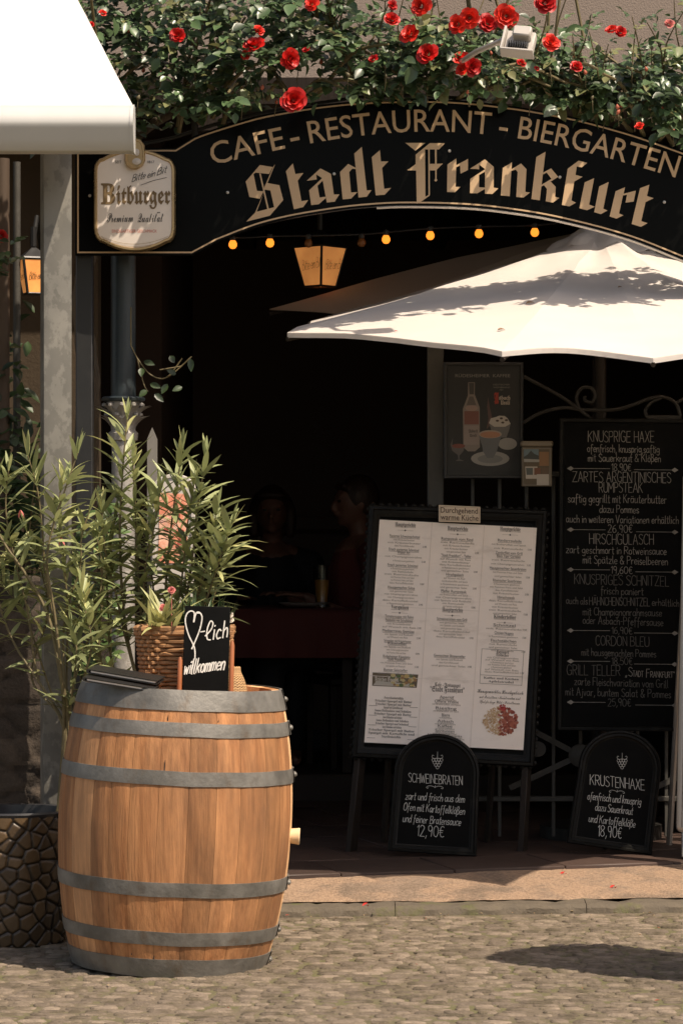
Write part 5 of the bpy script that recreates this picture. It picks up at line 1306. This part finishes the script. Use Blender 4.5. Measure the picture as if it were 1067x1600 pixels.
# ------------------------------------------------------------------ lectern with food picture, stake, pole
WB = Board(P(270,900,10.25), roll=1, lean=4)
wl = thing('menu_lectern', (WB.O.x,10.25,.06), 'white round topped stand with a pink food picture behind the oleander', 'menu stand')
u0,_ = WB.uv(237,900); u1,_ = WB.uv(303,900); vb = WB.uv(270,945)[1]; vt = WB.uv(270,762)[1]; r_ = (u1-u0)/2; um = (u0+u1)/2
o = [(u0,vb),(u1,vb)]+[(um+r_*math.cos(t), vt+r_*.65*math.sin(t)) for t in np.linspace(0,math.pi,15)]
k = MB(); WB.ring(k, o, [(0,-.02),(0,.006),(.003,.009),(.012,.009),(.014,.004)], fill=False); WB.ring(k, o, [(.0,-.02),(.05,-.02)]); WB.ring(k, o, [(.013,.003),(.015,.003)], fill=True); k.build('frame', m_white, wl)
k = MB(); pz = [WB.uv(*p) for p in ((248,880),(293,880),(294,772),(250,770))]; WB.poly(k, pz, .006, px=False); k.build('picture', m_meat, wl)
k = MB(); a = WB.uv(270,850)
for i in range(26):
    u = random.uniform(pz[0][0]+.012, pz[1][0]-.012); v = random.uniform(pz[0][1]+.012, pz[2][1]-.012); r2 = random.uniform(.006,.014); th = random.uniform(0,3)
    WB.poly(k, [(u+r2*math.cos(t)*math.cos(th)-.6*r2*math.sin(t)*math.sin(th), v+r2*math.cos(t)*math.sin(th)+.6*r2*math.sin(t)*math.cos(th)) for t in np.linspace(0,6.28,10)[:9]], .0065+.0001*i, random.choice([(.68,.30,.20),(.55,.14,.09),(.72,.42,.34),(.30,.06,.04),(.66,.36,.2)]), px=False)
k.build('print', m_print, wl, smooth=False)
k = MB(); k.box((WB.O.x,10.29,.45), (.05,.03,.82), .004); k.box((WB.O.x,10.29,.075), (.3,.25,.03), .005); k.build('stand', m_white, wl)
q = P(238,700,10.4); k = MB(); hw = .017; zt = P(0,668,10.4).z
k.prism([(q.x-hw,10.4,.06),(q.x+hw,10.4,.06),(q.x+hw,10.4,zt-.04),(q.x,10.4,zt),(q.x-hw,10.4,zt-.04)], (0,1,0), .02)
tag(k.build('wooden_picket', mat('weathered grey picket', (.17,.158,.14), .8, var=.3, vs=20, stretch=(1,1,.2))), 'pointed weathered grey picket behind the round topped food stand', 'stake')
k = MB(); q = P(4,500,11.2); k.tube([(q.x,11.2,0),(q.x,11.2,2.7)], .028, 14)
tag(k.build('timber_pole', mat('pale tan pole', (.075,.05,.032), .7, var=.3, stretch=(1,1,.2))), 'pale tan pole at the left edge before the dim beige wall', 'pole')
k = MB(); q = P(27,500,11.3); k.tube([(q.x,11.3,0),(q.x,11.3,2.7)], .014, 12)
tag(k.build('drain_pipe', m_railing), 'thin grey pipe beside the pale tan pole', 'pipe')

# ------------------------------------------------------------------ potted oleanders
def pot(c, r0, r1, h_, name, label, cat):
    t_ = thing(name, c, label, cat)
    NU, NV = 330, 140; rs_ = np.random.default_rng(11); per = 2*math.pi*r1
    sd = []
    for _ in range(300):                              # evenly spread pebbles: best of several candidates
        cd = [(rs_.random()*per, rs_.random()*(h_+.1)-.05) for _ in range(9)]
        sd.append(max(cd, key=lambda q: min([(min(abs(q[0]-x),per-abs(q[0]-x)))**2+(q[1]-y)**2 for x,y in sd] or [1])))
    sd = np.array(sd+[(x+per,y) for x,y in sd if x < .2]+[(x-per,y) for x,y in sd if x > per-.2])
    pts_ = np.array([(i/NU*per, j/NV*h_) for j in range(NV+1) for i in range(NU+1)]); f1, f2, ix = vor(pts_, sd); ed = np.clip((f2-f1)/.011,0,1); ed = ed.reshape(NV+1,NU+1)
    tn_ = np.random.default_rng(5).random(len(sd))
    def pf(u, v):
        i, j = round(u*NU), round(v*NV); i = i % NU if i == NU else i; a = 2*math.pi*u-math.pi; r = r0+(r1-r0)*math.sin(v*math.pi*.5)**.8+.007*ed[j,i]**.6
        return (c[0]+r*math.cos(a), c[1]+r*math.sin(a), c[2]+h_*v)
    k = MB(); k.grid(pf, NU, NV, col=lambda u, v: float(min(1, ed[int(v*NV),int(u*NU)]*(.35+.5*tn_[ix[int(v*NV)*(NU+1)+int(u*NU)]])))); k.build('pot', m_pot, t_, ang=0)
    k = MB(); k.lathe(c, [(r1+.006,h_-.002),(r1+.010,h_+.008),(r1+.004,h_+.014),(r1-.012,h_+.012),(r1-.015,h_-.04),(.001,h_-.04)], 48); k.build('rim', mat('dark pot rim', (.03,.03,.032), .3, var=.3), t_)
    k = MB(); k.lathe(c, [(r1-.016,h_-.03),(r1*.5,h_-.022),(.001,h_-.02)], 24); k.build('soil', m_soil, t_)
    return t_
def stem(par, pts_, r0, r1, leaves, Lf=.125, wf=.0165, dens=.016, tone=(.2,1.), tip=True):
    """pts_: (px,py,D); leaves: fraction of the stem where leaves start"""
    if par is op: pts_ = [(random.uniform(84,100),1285,9.50),(104+random.uniform(-5,5),1140,9.46)]+[p for p in pts_ if p[1] < 1085]
    w_ = [P(*p) for p in pts_]; q_ = [Vector(p) for p in bez(w_, 7)]; n = len(q_)
    STM.tube(q_, [r0+(r1-r0)*i/(n-1) for i in range(n)], 6)
    L_ = [0]
    for i in range(1,n): L_.append(L_[-1]+(q_[i]-q_[i-1]).length)
    tot = L_[-1]; s = leaves*tot; ph = random.uniform(0,6)
    while s < tot:
        i = max(1, next((j for j in range(n) if L_[j] >= s), n-1)); t = (s-L_[i-1])/max(1e-6, L_[i]-L_[i-1]); p = q_[i-1].lerp(q_[i], t); d = (q_[i]-q_[i-1]).normalized()
        sd = d.cross(Vector((0,1,.1))).normalized(); bd = d.cross(sd)
        for k_ in range(3):
            if random.random() < (.30 if par is op else .12): continue
            a = ph+k_*2.094+random.uniform(-.3,.3); out = sd*math.cos(a)+bd*math.sin(a)
            f_ = s/tot; up = random.uniform(.15,.75)+.8*max(0,(f_-.75)*4)
            blade(OLV, p, out+d*up+Vector((0,0,.1)), Lf*random.uniform(.55,1.25)*(1 if f_ < .93 else .8), wf*random.uniform(.75,1.35), random.uniform(.0,.9), random.uniform(*tone))
        ph += 1.05; s += dens*random.choice((.5,.8,1.1,1.9))
    if tip:
        for k_ in range(4):
            d = (q_[-1]-q_[-2]).normalized(); blade(OLV, q_[-1], d+Vector((random.uniform(-.35,.35),random.uniform(-.35,.35),.2)), Lf*random.uniform(.4,.7), wf*.7, .1, random.uniform(.5,1))
pcx = P(22,1455,9.5).x
op = pot((pcx,9.5,0), .155, .178, .405, 'potted_oleander', 'tall thin oleander in the bronze pebble relief pot left of the barrel', 'plant')
STM, OLV = MB(), MB(); dd = 9.42
base = [(60,1300,9.48),(100,1170,9.44),(108,1110,9.42)]
stem(op, base+[(95,1055,dd),(82,985,dd),(66,940,dd),(38,893,dd),(8,850,dd),(-12,810,dd),(-25,760,dd)], .008, .003, .60, dens=.03)
stem(op, base+[(96,1050,9.40),(86,960,9.38),(74,880,9.36),(84,820,9.36),(104,760,9.36),(122,708,9.36)], .007, .002, .66, dens=.024)
stem(op, [(40,1300,9.5),(95,1100,9.5),(90,1000,9.5),(72,900,9.48),(66,820,9.46),(58,760,9.45),(44,712,9.44)], .006, .002, .68, dens=.022)
stem(op, [(70,1300,9.5),(125,1110,9.46),(142,1020,9.45),(135,960,9.44),(128,925,9.44)], .006, .002, .62, dens=.022, tone=(.5,1))
stem(op, [(30,1300,9.52),(98,1090,9.52),(100,980,9.5),(125,890,9.48),(128,840,9.48),(140,800,9.48)], .005, .002, .62, dens=.024)
stem(op, [(20,1300,9.5),(60,1060,9.5),(45,960,9.5),(25,880,9.5),(10,800,9.5),(14,735,9.5)], .005, .002, .68, dens=.022)
stem(op, [(20,1300,9.5),(50,1060,9.55),(75,960,9.55),(62,880,9.55),(42,830,9.55)], .005, .002, .66, dens=.026)
stem(op, [(80,1300,9.5),(118,1090,9.4),(120,1020,9.4),(112,980,9.4)], .005, .002, .55, dens=.022, tone=(0,.5))
stem(op, [(10,1300,9.52),(40,1100,9.52),(20,1000,9.52),(-10,900,9.5),(-20,820,9.5),(-5,750,9.5)], .005, .002, .55, dens=.022)
stem(op, [(60,1300,9.52),(104,1080,9.5),(106,960,9.5),(100,870,9.5),(92,800,9.5),(98,750,9.5)], .005, .002, .6, dens=.022)
stem(op, [(60,1300,9.55),(112,1080,9.55),(150,960,9.55),(160,890,9.55),(152,840,9.55)], .005, .002, .55, dens=.022)
stem(op, [(40,1300,9.52),(80,1080,9.54),(40,960,9.54),(18,930,9.54),(2,905,9.54)], .005, .002, .6, dens=.022)
STM.build('stem', m_stem, op); OLV.build('foliage', m_leafole, op, ang=0)
for (px, py) in ((33,797),(96,840)):
    k = MB(); c = P(px,py,9.42); blade(k, c, (.2,-.2,-.4), .03, .010, 0); blade(k, c, (-.1,.1,-.4), .028, .010, 0); k.build('flower_bud', m_pink, op)

ocx = P(262,1100,9.62).x
op2 = pot((ocx-.03,9.62,0), .14, .17, .40, 'potted_oleander', 'dense leafy oleander rising behind the barrel and wicker basket', 'plant')
STM, OLV = MB(), MB(); dd = 9.6
def up(*pts_): return [(ocx*F/9.62+CX-15, 1180, 9.62)]+[(a,b,c_) for a,b,c_ in pts_]
stem(op2, up((200,1000,9.6),(188,850,9.58),(192,740,9.56),(199,655,9.55)), .007, .002, .42, dens=.026, Lf=.13)
stem(op2, up((225,1000,9.6),(215,880,9.56),(212,800,9.55),(208,720,9.54)), .006, .002, .45, dens=.026)
stem(op2, up((255,1000,9.58),(262,880,9.52),(272,790,9.48),(285,705,9.45)), .006, .002, .45, dens=.026, Lf=.13)
stem(op2, up((280,1000,9.55),(300,880,9.5),(308,800,9.48),(322,716,9.46)), .006, .002, .45, dens=.024, Lf=.13)
stem(op2, up((290,1000,9.55),(318,900,9.48),(330,850,9.46),(338,800,9.45)), .006, .002, .5, dens=.022, Lf=.13)
stem(op2, up((300,1000,9.55),(325,930,9.48),(345,870,9.44),(360,825,9.42)), .006, .002, .5, dens=.022, Lf=.14)
stem(op2, up((250,1000,9.6),(240,920,9.6),(232,840,9.6),(236,780,9.6)), .005, .002, .45, dens=.024)
stem(op2, up((180,1050,9.62),(170,960,9.62),(168,880,9.62),(180,810,9.62)), .005, .002, .5, dens=.03)
stem(op2, up((290,1000,9.62),(290,920,9.62),(288,850,9.62),(262,790,9.62)), .005, .002, .5, dens=.026)
stem(op2, up((310,1000,9.6),(335,930,9.6),(340,900,9.6),(352,880,9.58)), .005, .002, .5, dens=.024)
stem(op2, up((170,1060,9.6),(155,1010,9.58),(150,985,9.56),(135,965,9.55)), .004, .002, .5, dens=.022, tone=(.5,1))
stem(op2, up((230,1000,9.58),(226,900,9.54),(240,830,9.5),(250,770,9.48)), .005, .002, .42, dens=.024)
stem(op2, up((270,1000,9.56),(285,900,9.5),(292,830,9.48),(303,760,9.46)), .005, .002, .42, dens=.024, Lf=.13)
stem(op2, up((200,1010,9.6),(182,930,9.58),(165,860,9.56),(160,800,9.55)), .005, .002, .45, dens=.024)
STM.build('stem', m_stem, op2); OLV.build('foliage', m_leafole, op2, ang=0)

# broad leaved shrub in the left corner and its trunk-vine
sh = thing('broadleaf_shrub', (P(30,900,10.2).x,11.3,.0), 'dark broad leaved shrub behind the low rubble stone wall', 'shrub')
k = MB(); tr = MB(); bx0 = P(30,1000,11.3).x
for i in range(8):
    a = Vector((bx0+random.uniform(-.05,.05),11.3,.0)); b = P(random.uniform(-60,130), random.uniform(640,880), 11.3+random.uniform(-.2,.15)); m_ = a.lerp(b,.5)+Vector((random.uniform(-.06,.06),0,.08))
    q_ = [Vector(p) for p in bez([a,m_,b],8)]; tr.tube(q_, [.009-.0004*j for j in range(len(q_))], 5)
    for j in range(6, len(q_)):
        for _ in range(4):
            d = Vector((random.uniform(-1,1),random.uniform(-1,.4),random.uniform(-.3,.8))); leaf(k, q_[j]+d*.03, d, (random.uniform(-.4,.4),-.6,.8), random.uniform(.05,.085), random.uniform(.028,.042), random.random())
for _ in range(330):
    px = random.gauss(5,40); py = random.triangular(470,905,800) if px < 62 else random.uniform(740,960)
    c = P(px, py, 11.3+random.uniform(-.2,.2)); d = Vector((random.uniform(-1,1),random.uniform(-1,.4),random.uniform(-.5,.6)))
    leaf(k, c, d, (random.uniform(-.4,.4),-.6,.8), random.uniform(.05,.09), random.uniform(.026,.044), random.random())
tr.build('branch', m_stem, sh); k.build('foliage', m_leafdark, sh, ang=0)

# low leafy vine growing between the post and the column
lv = thing('leafy_vine', P(140,1150,10.1), 'low broad leaved vine with sunlit leaves between the post and the pale column', 'plant')
lv.location.z = 0; lv['_w'] = tuple(lv.location)
k = MB(); tw = MB()
for i in range(7):
    a = Vector((lv.location.x+random.uniform(-.05,.05),10.1,0)); b = P(random.uniform(105,175), random.uniform(790,930), 10.1+random.uniform(-.12,.12)); q_ = [Vector(p) for p in bez([a,a.lerp(b,.5)+Vector((random.uniform(-.05,.05),0,0)),b],9)]
    tw.tube(q_, [.006-.0002*j for j in range(len(q_))], 5)
    for j in range(11, len(q_)):
        for _ in range(5):
            d = Vector((random.uniform(-1,1),random.uniform(-1,.3),random.uniform(-.4,.7))); leaf(k, q_[j]+d*.012, d, (random.uniform(-.4,.4),-.6,.8), random.uniform(.03,.06), random.uniform(.02,.034), random.random())
tw.build('stem', m_stem, lv); k.build('foliage', mat('vine leaf', (.085,.14,.045), .4, tone=.5, var=.3, vs=20, trans=.2, two=(.30,.32,.16)), lv, ang=0)

# ------------------------------------------------------------------ climbing roses over the sign
def rose_top(px):
    """upper limit of the dense leaves (photo y), by position"""
    xs = [0,120,440,500,560,600,700,760,860,900,960,1010,1067,1300]; ys = [-60,-60,-60,-30,15,30,30,40,35,85,92,70,55,50]
    return float(np.interp(px, xs, ys))
sgx = [p[0] for p in topS[:-2]]; sgy = [p[1] for p in topS[:-2]]
def sign_top(px): return float(np.interp(px, sgx, sgy))
def compound(mb, p, d, L_, tone):
    d = Vector(d).normalized(); side = d.cross(Vector((0,-.4,1)));
    if side.length < .05: side = Vector((1,0,0))
    side.normalize(); nrm = (Vector((random.uniform(-.5,.5), -.55, .85))+side*random.uniform(-.4,.4)).normalized()
    sz = L_*.52
    for f_, s in ((1.0,0),(.66,-1),(.66,1),(.32,-1),(.32,1)):
        if random.random() < .1: continue
        dir_ = (d*(.9 if s == 0 else .45)+side*s*.9+Vector((random.uniform(-.25,.25),random.uniform(-.25,.25),random.uniform(-.35,.15)))).normalized()
        k_ = sz*(1.12 if s == 0 else .95)*random.uniform(.8,1.15); leaf(mb, p+d*L_*f_*.75, dir_, nrm+Vector((random.uniform(-.3,.3),random.uniform(-.3,.3),0)), k_, k_*.66, min(1,max(0,tone+random.uniform(-.2,.2))))
def rose_plant(x0, x1, n, trunk, label, flowers, seed):
    random.seed(seed)
    t_ = thing('climbing_rose', trunk[0], label, 'climbing rose')
    k = MB(); q_ = [Vector(p) for p in bez(trunk, 8)]; k.tube(q_, [.052-.046*i/len(q_) for i in range(len(q_))], 10, jit=.12); k.build('trunk', m_bark, t_)
    fo = MB(); cn_ = MB(); cnt = 0
    while cnt < n:
        px = random.uniform(x0, x1); lo = sign_top(px)+(random.random()**4)*(26 if 565 < px < 660 else 8)-(16 if 565 < px < 660 else 24); hi = rose_top(px); py = random.uniform(hi, max(lo,hi+40))
        if px < 310 and py > 175: 
            if random.random() < .6: continue
        nn_ = noise.noise((px*.016, py*.02, seed)); dens = .78+nn_*1.0
        if py < hi+30: dens -= .25
        if 470 < px < 560 and 95 < py < 135 : dens -= .5
        if 380 < px < 450 and 100 < py < 175: dens -= .35
        if random.random() > dens: continue
        D_ = random.uniform(10.48 if px < 250 or 800 < px < 1010 else 10.32,10.80) if py < sign_top(px)-10 else random.uniform(10.5 if 800 < px < 1010 else 10.35,10.57)
        p = P(px,py,D_); d = Vector((random.uniform(-1,1), random.uniform(-1,.2), random.uniform(-.8,.5)))
        compound(fo, p, d, random.uniform(.048,.108), random.random()**1.3*1.05); cnt += 1
    if x1 > 600:
        for _ in range(150):  # unseen leaves above the view, added to shade the parasol
            px = random.uniform(560,800); py = -30-230*random.random(); compound(fo, P(px,py,random.uniform(10.45,10.8)), (random.uniform(-1,1), random.uniform(-1,.2), random.uniform(-.8,.5)), random.uniform(.07,.10), random.random()*.9)
        for _ in range(9):
            px = random.uniform(600,930); q_ = [Vector(p) for p in bez([P(px,60,10.7),P(px+random.uniform(-40,40),-80,10.65),P(px+random.uniform(-80,80),-230,10.6)],8)]; cn_.tube(q_, [.006]*len(q_), 6)
    # sprigs above the mass
    for _ in range(int(n*.024)):
        px = random.uniform(max(x0,480), x1); 
        if x1 < 480: break
        py = rose_top(px)+20; p0 = P(px,py+40,10.55); p1 = P(px+random.uniform(-30,40), py-random.uniform(30,95), 10.5+random.uniform(-.2,.1)); q_ = [Vector(p) for p in bez([p0,p0.lerp(p1,.5)+Vector((random.uniform(-.03,.03),0,0)),p1],6)]
        cn_.tube(q_, [.004-.0002*i for i in range(len(q_))], 5)
        for p in q_[3::3]: compound(fo, p, (random.uniform(-1,1),random.uniform(-1,0),.5), .055, random.random())
    fo.build('foliage', m_leafrose, t_, ang=0)
    for _ in range(int((x1-x0)/22)):
        px = random.uniform(x0,x1); a = P(px, sign_top(px)-random.uniform(0,30), 10.62); b = P(px+random.uniform(-160,160), random.uniform(rose_top(px)+10, sign_top(px)-20), random.uniform(10.25,10.7)); m_ = a.lerp(b,.5)+Vector((0,0,.06))
        q_ = [Vector(p) for p in bez([a,m_,b],8)]; cn_.tube(q_, [.009-.0003*i for i in range(len(q_))], 6)
    for _ in range(int((x1-x0)/9)):
        px = random.uniform(x0, x1); p = P(px, random.uniform(max(-40, rose_top(px)-10), sign_top(px)-10), 10.30+random.uniform(0,.3)); r_ = random.uniform(.005,.008)
        fo2 = MB(); fo2.lathe(p, [(.001,-r_*1.2),(r_*.8,-r_*.6),(r_,0),(r_*.6,r_*.9),(.001,r_*1.5)], 8, Matrix.Rotation(random.uniform(-.7,.7),3,'Y'), .2 if random.random() < .6 else .9); fo2.tube([p, p+Vector((random.uniform(-.01,.01),.01,-.05))], .0015, 4, col=.2); fo2.build('bud', mat('rose buds', (.11,.09,.04), .6, tone=.3, two=(.45,.05,.03)), t_, ang=0)
    cn_.build('cane', m_stem, t_)
    for (px, py, dia, m_) in flowers:
        k = MB(); D_ = 10.27+random.uniform(0,.04); r = dia/2/F*D_*.84; rose_mesh(k, P(px,py,D_), r*random.uniform(.95,1.2), (random.uniform(-.7,.8), -1, random.uniform(-.3,1.1)), .5); k.build('flower', m_ if m_ is not RR else random.choice((m_rose, m_rose2, m_rose, m_rose3)), t_, ang=0)
    return t_
RR, PK = m_rose, m_pink
random.seed(21)
tr1 = [Vector((P(135,900,10.95).x,10.95,.0)), P(132,800,10.95), P(140,600,10.95), P(128,480,10.95), P(140,390,10.92), P(170,280,10.85), P(230,200,10.75), P(330,160,10.7), P(440,150,10.7)]
rose_plant(90, 530, 880, tr1, 'climbing rose with a thick trunk, its leaves over the left half of the sign',
  [(278,55,24,RR),(398,70,38,RR),(405,47,18,RR),(453,92,34,RR),(478,78,15,RR),(459,156,36,RR),(487,6,26,RR),(161,20,13,RR),(143,38,12,RR),(383,86,16,RR)], 31)
tr2 = [Vector((1.35,10.95,.1)), Vector((1.33,10.95,1.2)), Vector((1.3,10.9,2.3)), P(1150,230,10.85), P(1020,165,10.75), P(930,130,10.7), P(905,90,10.6), P(900,66,10.55)]
rose_plant(530, 1180, 1060, tr2, 'climbing rose full of red blooms over the right half of the sign',
  [(583,92,17,RR),(613,8,19,RR),(657,9,35,RR),(612,30,27,RR),(640,53,38,RR),(668,84,33,RR),(714,38,30,RR),(733,28,30,PK if False else RR),(762,36,33,RR),(790,25,38,RR),(722,91,30,RR),(738,104,30,RR),(722,108,24,RR),(851,4,38,RR),(860,66,27,RR),(814,98,20,RR),(955,46,20,RR),(969,50,20,RR),(900,104,20,RR),(1045,37,20,PK),(998,197,15,RR),(838,107,9,RR)], 47)
k_ = MB()                                            # a stray shoot of the left rose: hanging leaves in the dark
lf = thing('rose_shoot', P(250,600,10.75), 'thin leafy rose shoot hanging in the dark right of the iron column', 'plant')
tw = MB()
for pts_ in ([(215,560),(235,585),(260,590),(285,560)],[(260,590),(275,580),(300,557)],[(215,560),(225,600),(232,612)],[(250,578),(268,575),(285,572)]):
    tw.tube([P(*p,10.72) for p in bez(pts_,5)], .0025, 5)
tw.tube([P(205,480,10.7),P(205,540,10.71),P(215,560,10.72)], .0025, 5)
for (px,py) in ((266,556),(262,600),(285,605),(275,585),(230,610),(235,600),(222,575),(298,560),(242,615),(225,565)):
    leaf(k_, P(px,py,10.70), (random.uniform(-.6,.8),-.2,random.uniform(-1,.2)), (0,-1,.4), random.uniform(.03,.05), .024, random.random()*.5)
tw.build('stem', m_stem, lf); k_.build('foliage', m_leafdark, lf, ang=0)
k = MB(); c = P(3,368,9.9)
rf_ = thing('rose_spray', P(10,400,9.9), 'single red rose with leaves at the left edge beside the post', 'plant')
rose_mesh(k, c, .02, (.6,-1,.3)); k.build('flower', m_rose, rf_, ang=0); k = MB()
for i in range(12): compound(k, P(random.uniform(-15,22), random.uniform(378,430), 9.9+random.uniform(-.03,.06)), (random.uniform(-1,1),-.6,random.uniform(-1,.4)), .06, random.random())
k.build('foliage', m_leafrose, rf_, ang=0); tw = MB(); tw.tube([P(-60,470,9.95),P(-20,430,9.93),P(3,372,9.9)], .004, 6); tw.build('stem', m_stem, rf_)

# floodlight above the sign
fd = thing('floodlight', P(810,90,10.1), 'white outdoor floodlight on an arm among the red roses', 'floodlight')
FBM = Matrix.Rotation(R(-14),3,'Z') @ Matrix.Rotation(R(7),3,'Y') @ Matrix.Rotation(R(-28),3,'X'); c = P(812,70,10.05)
k = MB(); k.box(c, (.098,.035,.090), .004, FBM); k.build('housing', m_white, fd)
k = MB(); k.box(c+FBM @ Vector((.008,-.03,.022)), (.062,.05,.040), .005, FBM); k.build('ballast_box', m_white, fd)
k = MB()
for i in range(9): k.box(c+FBM @ Vector((-.032+.008*i,-.026,-.022)), (.003,.02,.024), .0005, FBM)
k.build('cooling_fin', m_black, fd)
k = MB(); k.box(c+FBM @ Vector((0,-.014,-.045)), (.112,.05,.008), .002, FBM); k.box(c+FBM @ Vector((-.054,-.014,0)), (.008,.05,.095), .002, FBM); k.build('rim', m_white, fd)
k = MB(); k.tube([c+FBM @ Vector((-.05,-.01,.012)), P(745,80,10.15), P(700,110,10.4), P(690,150,10.58)], .010, 8); k.build('arm', m_alu, fd)

# a board added out of view to throw the long shadow in the right foreground
q = Vector((1.46,8.53,0)); NB = Board(q, yaw=45)
ns_ = thing('shadow_board', q, 'unseen round topped wooden board on a post, added right of the view to cast a shadow', 'sign')
o = [(-.27,.75),(.27,.75)]+[(.27*math.cos(t),1.52+.24*math.sin(t)) for t in np.linspace(0,math.pi,17)]
k = MB(); NB.ring(k, o, [(0,-.02),(0,.01),(.02,.012),(.022,.006)], fill=True); NB.ring(k, o, [(0,-.02),(.01,-.02)], fill=True); k.build('board', m_darkwood, ns_)
k = MB(); NB.box(k, -.24, .12, .24, .75, -.02, .0, .003); k.build('post', m_darkwood, ns_)
k = MB(); NB.box(k, -.22, 0, .22, .12, -.16, .16, .01); k.build('base', m_darkwood, ns_)

for o in list(bpy.data.objects):
    if '_w' in o: del o['_w']
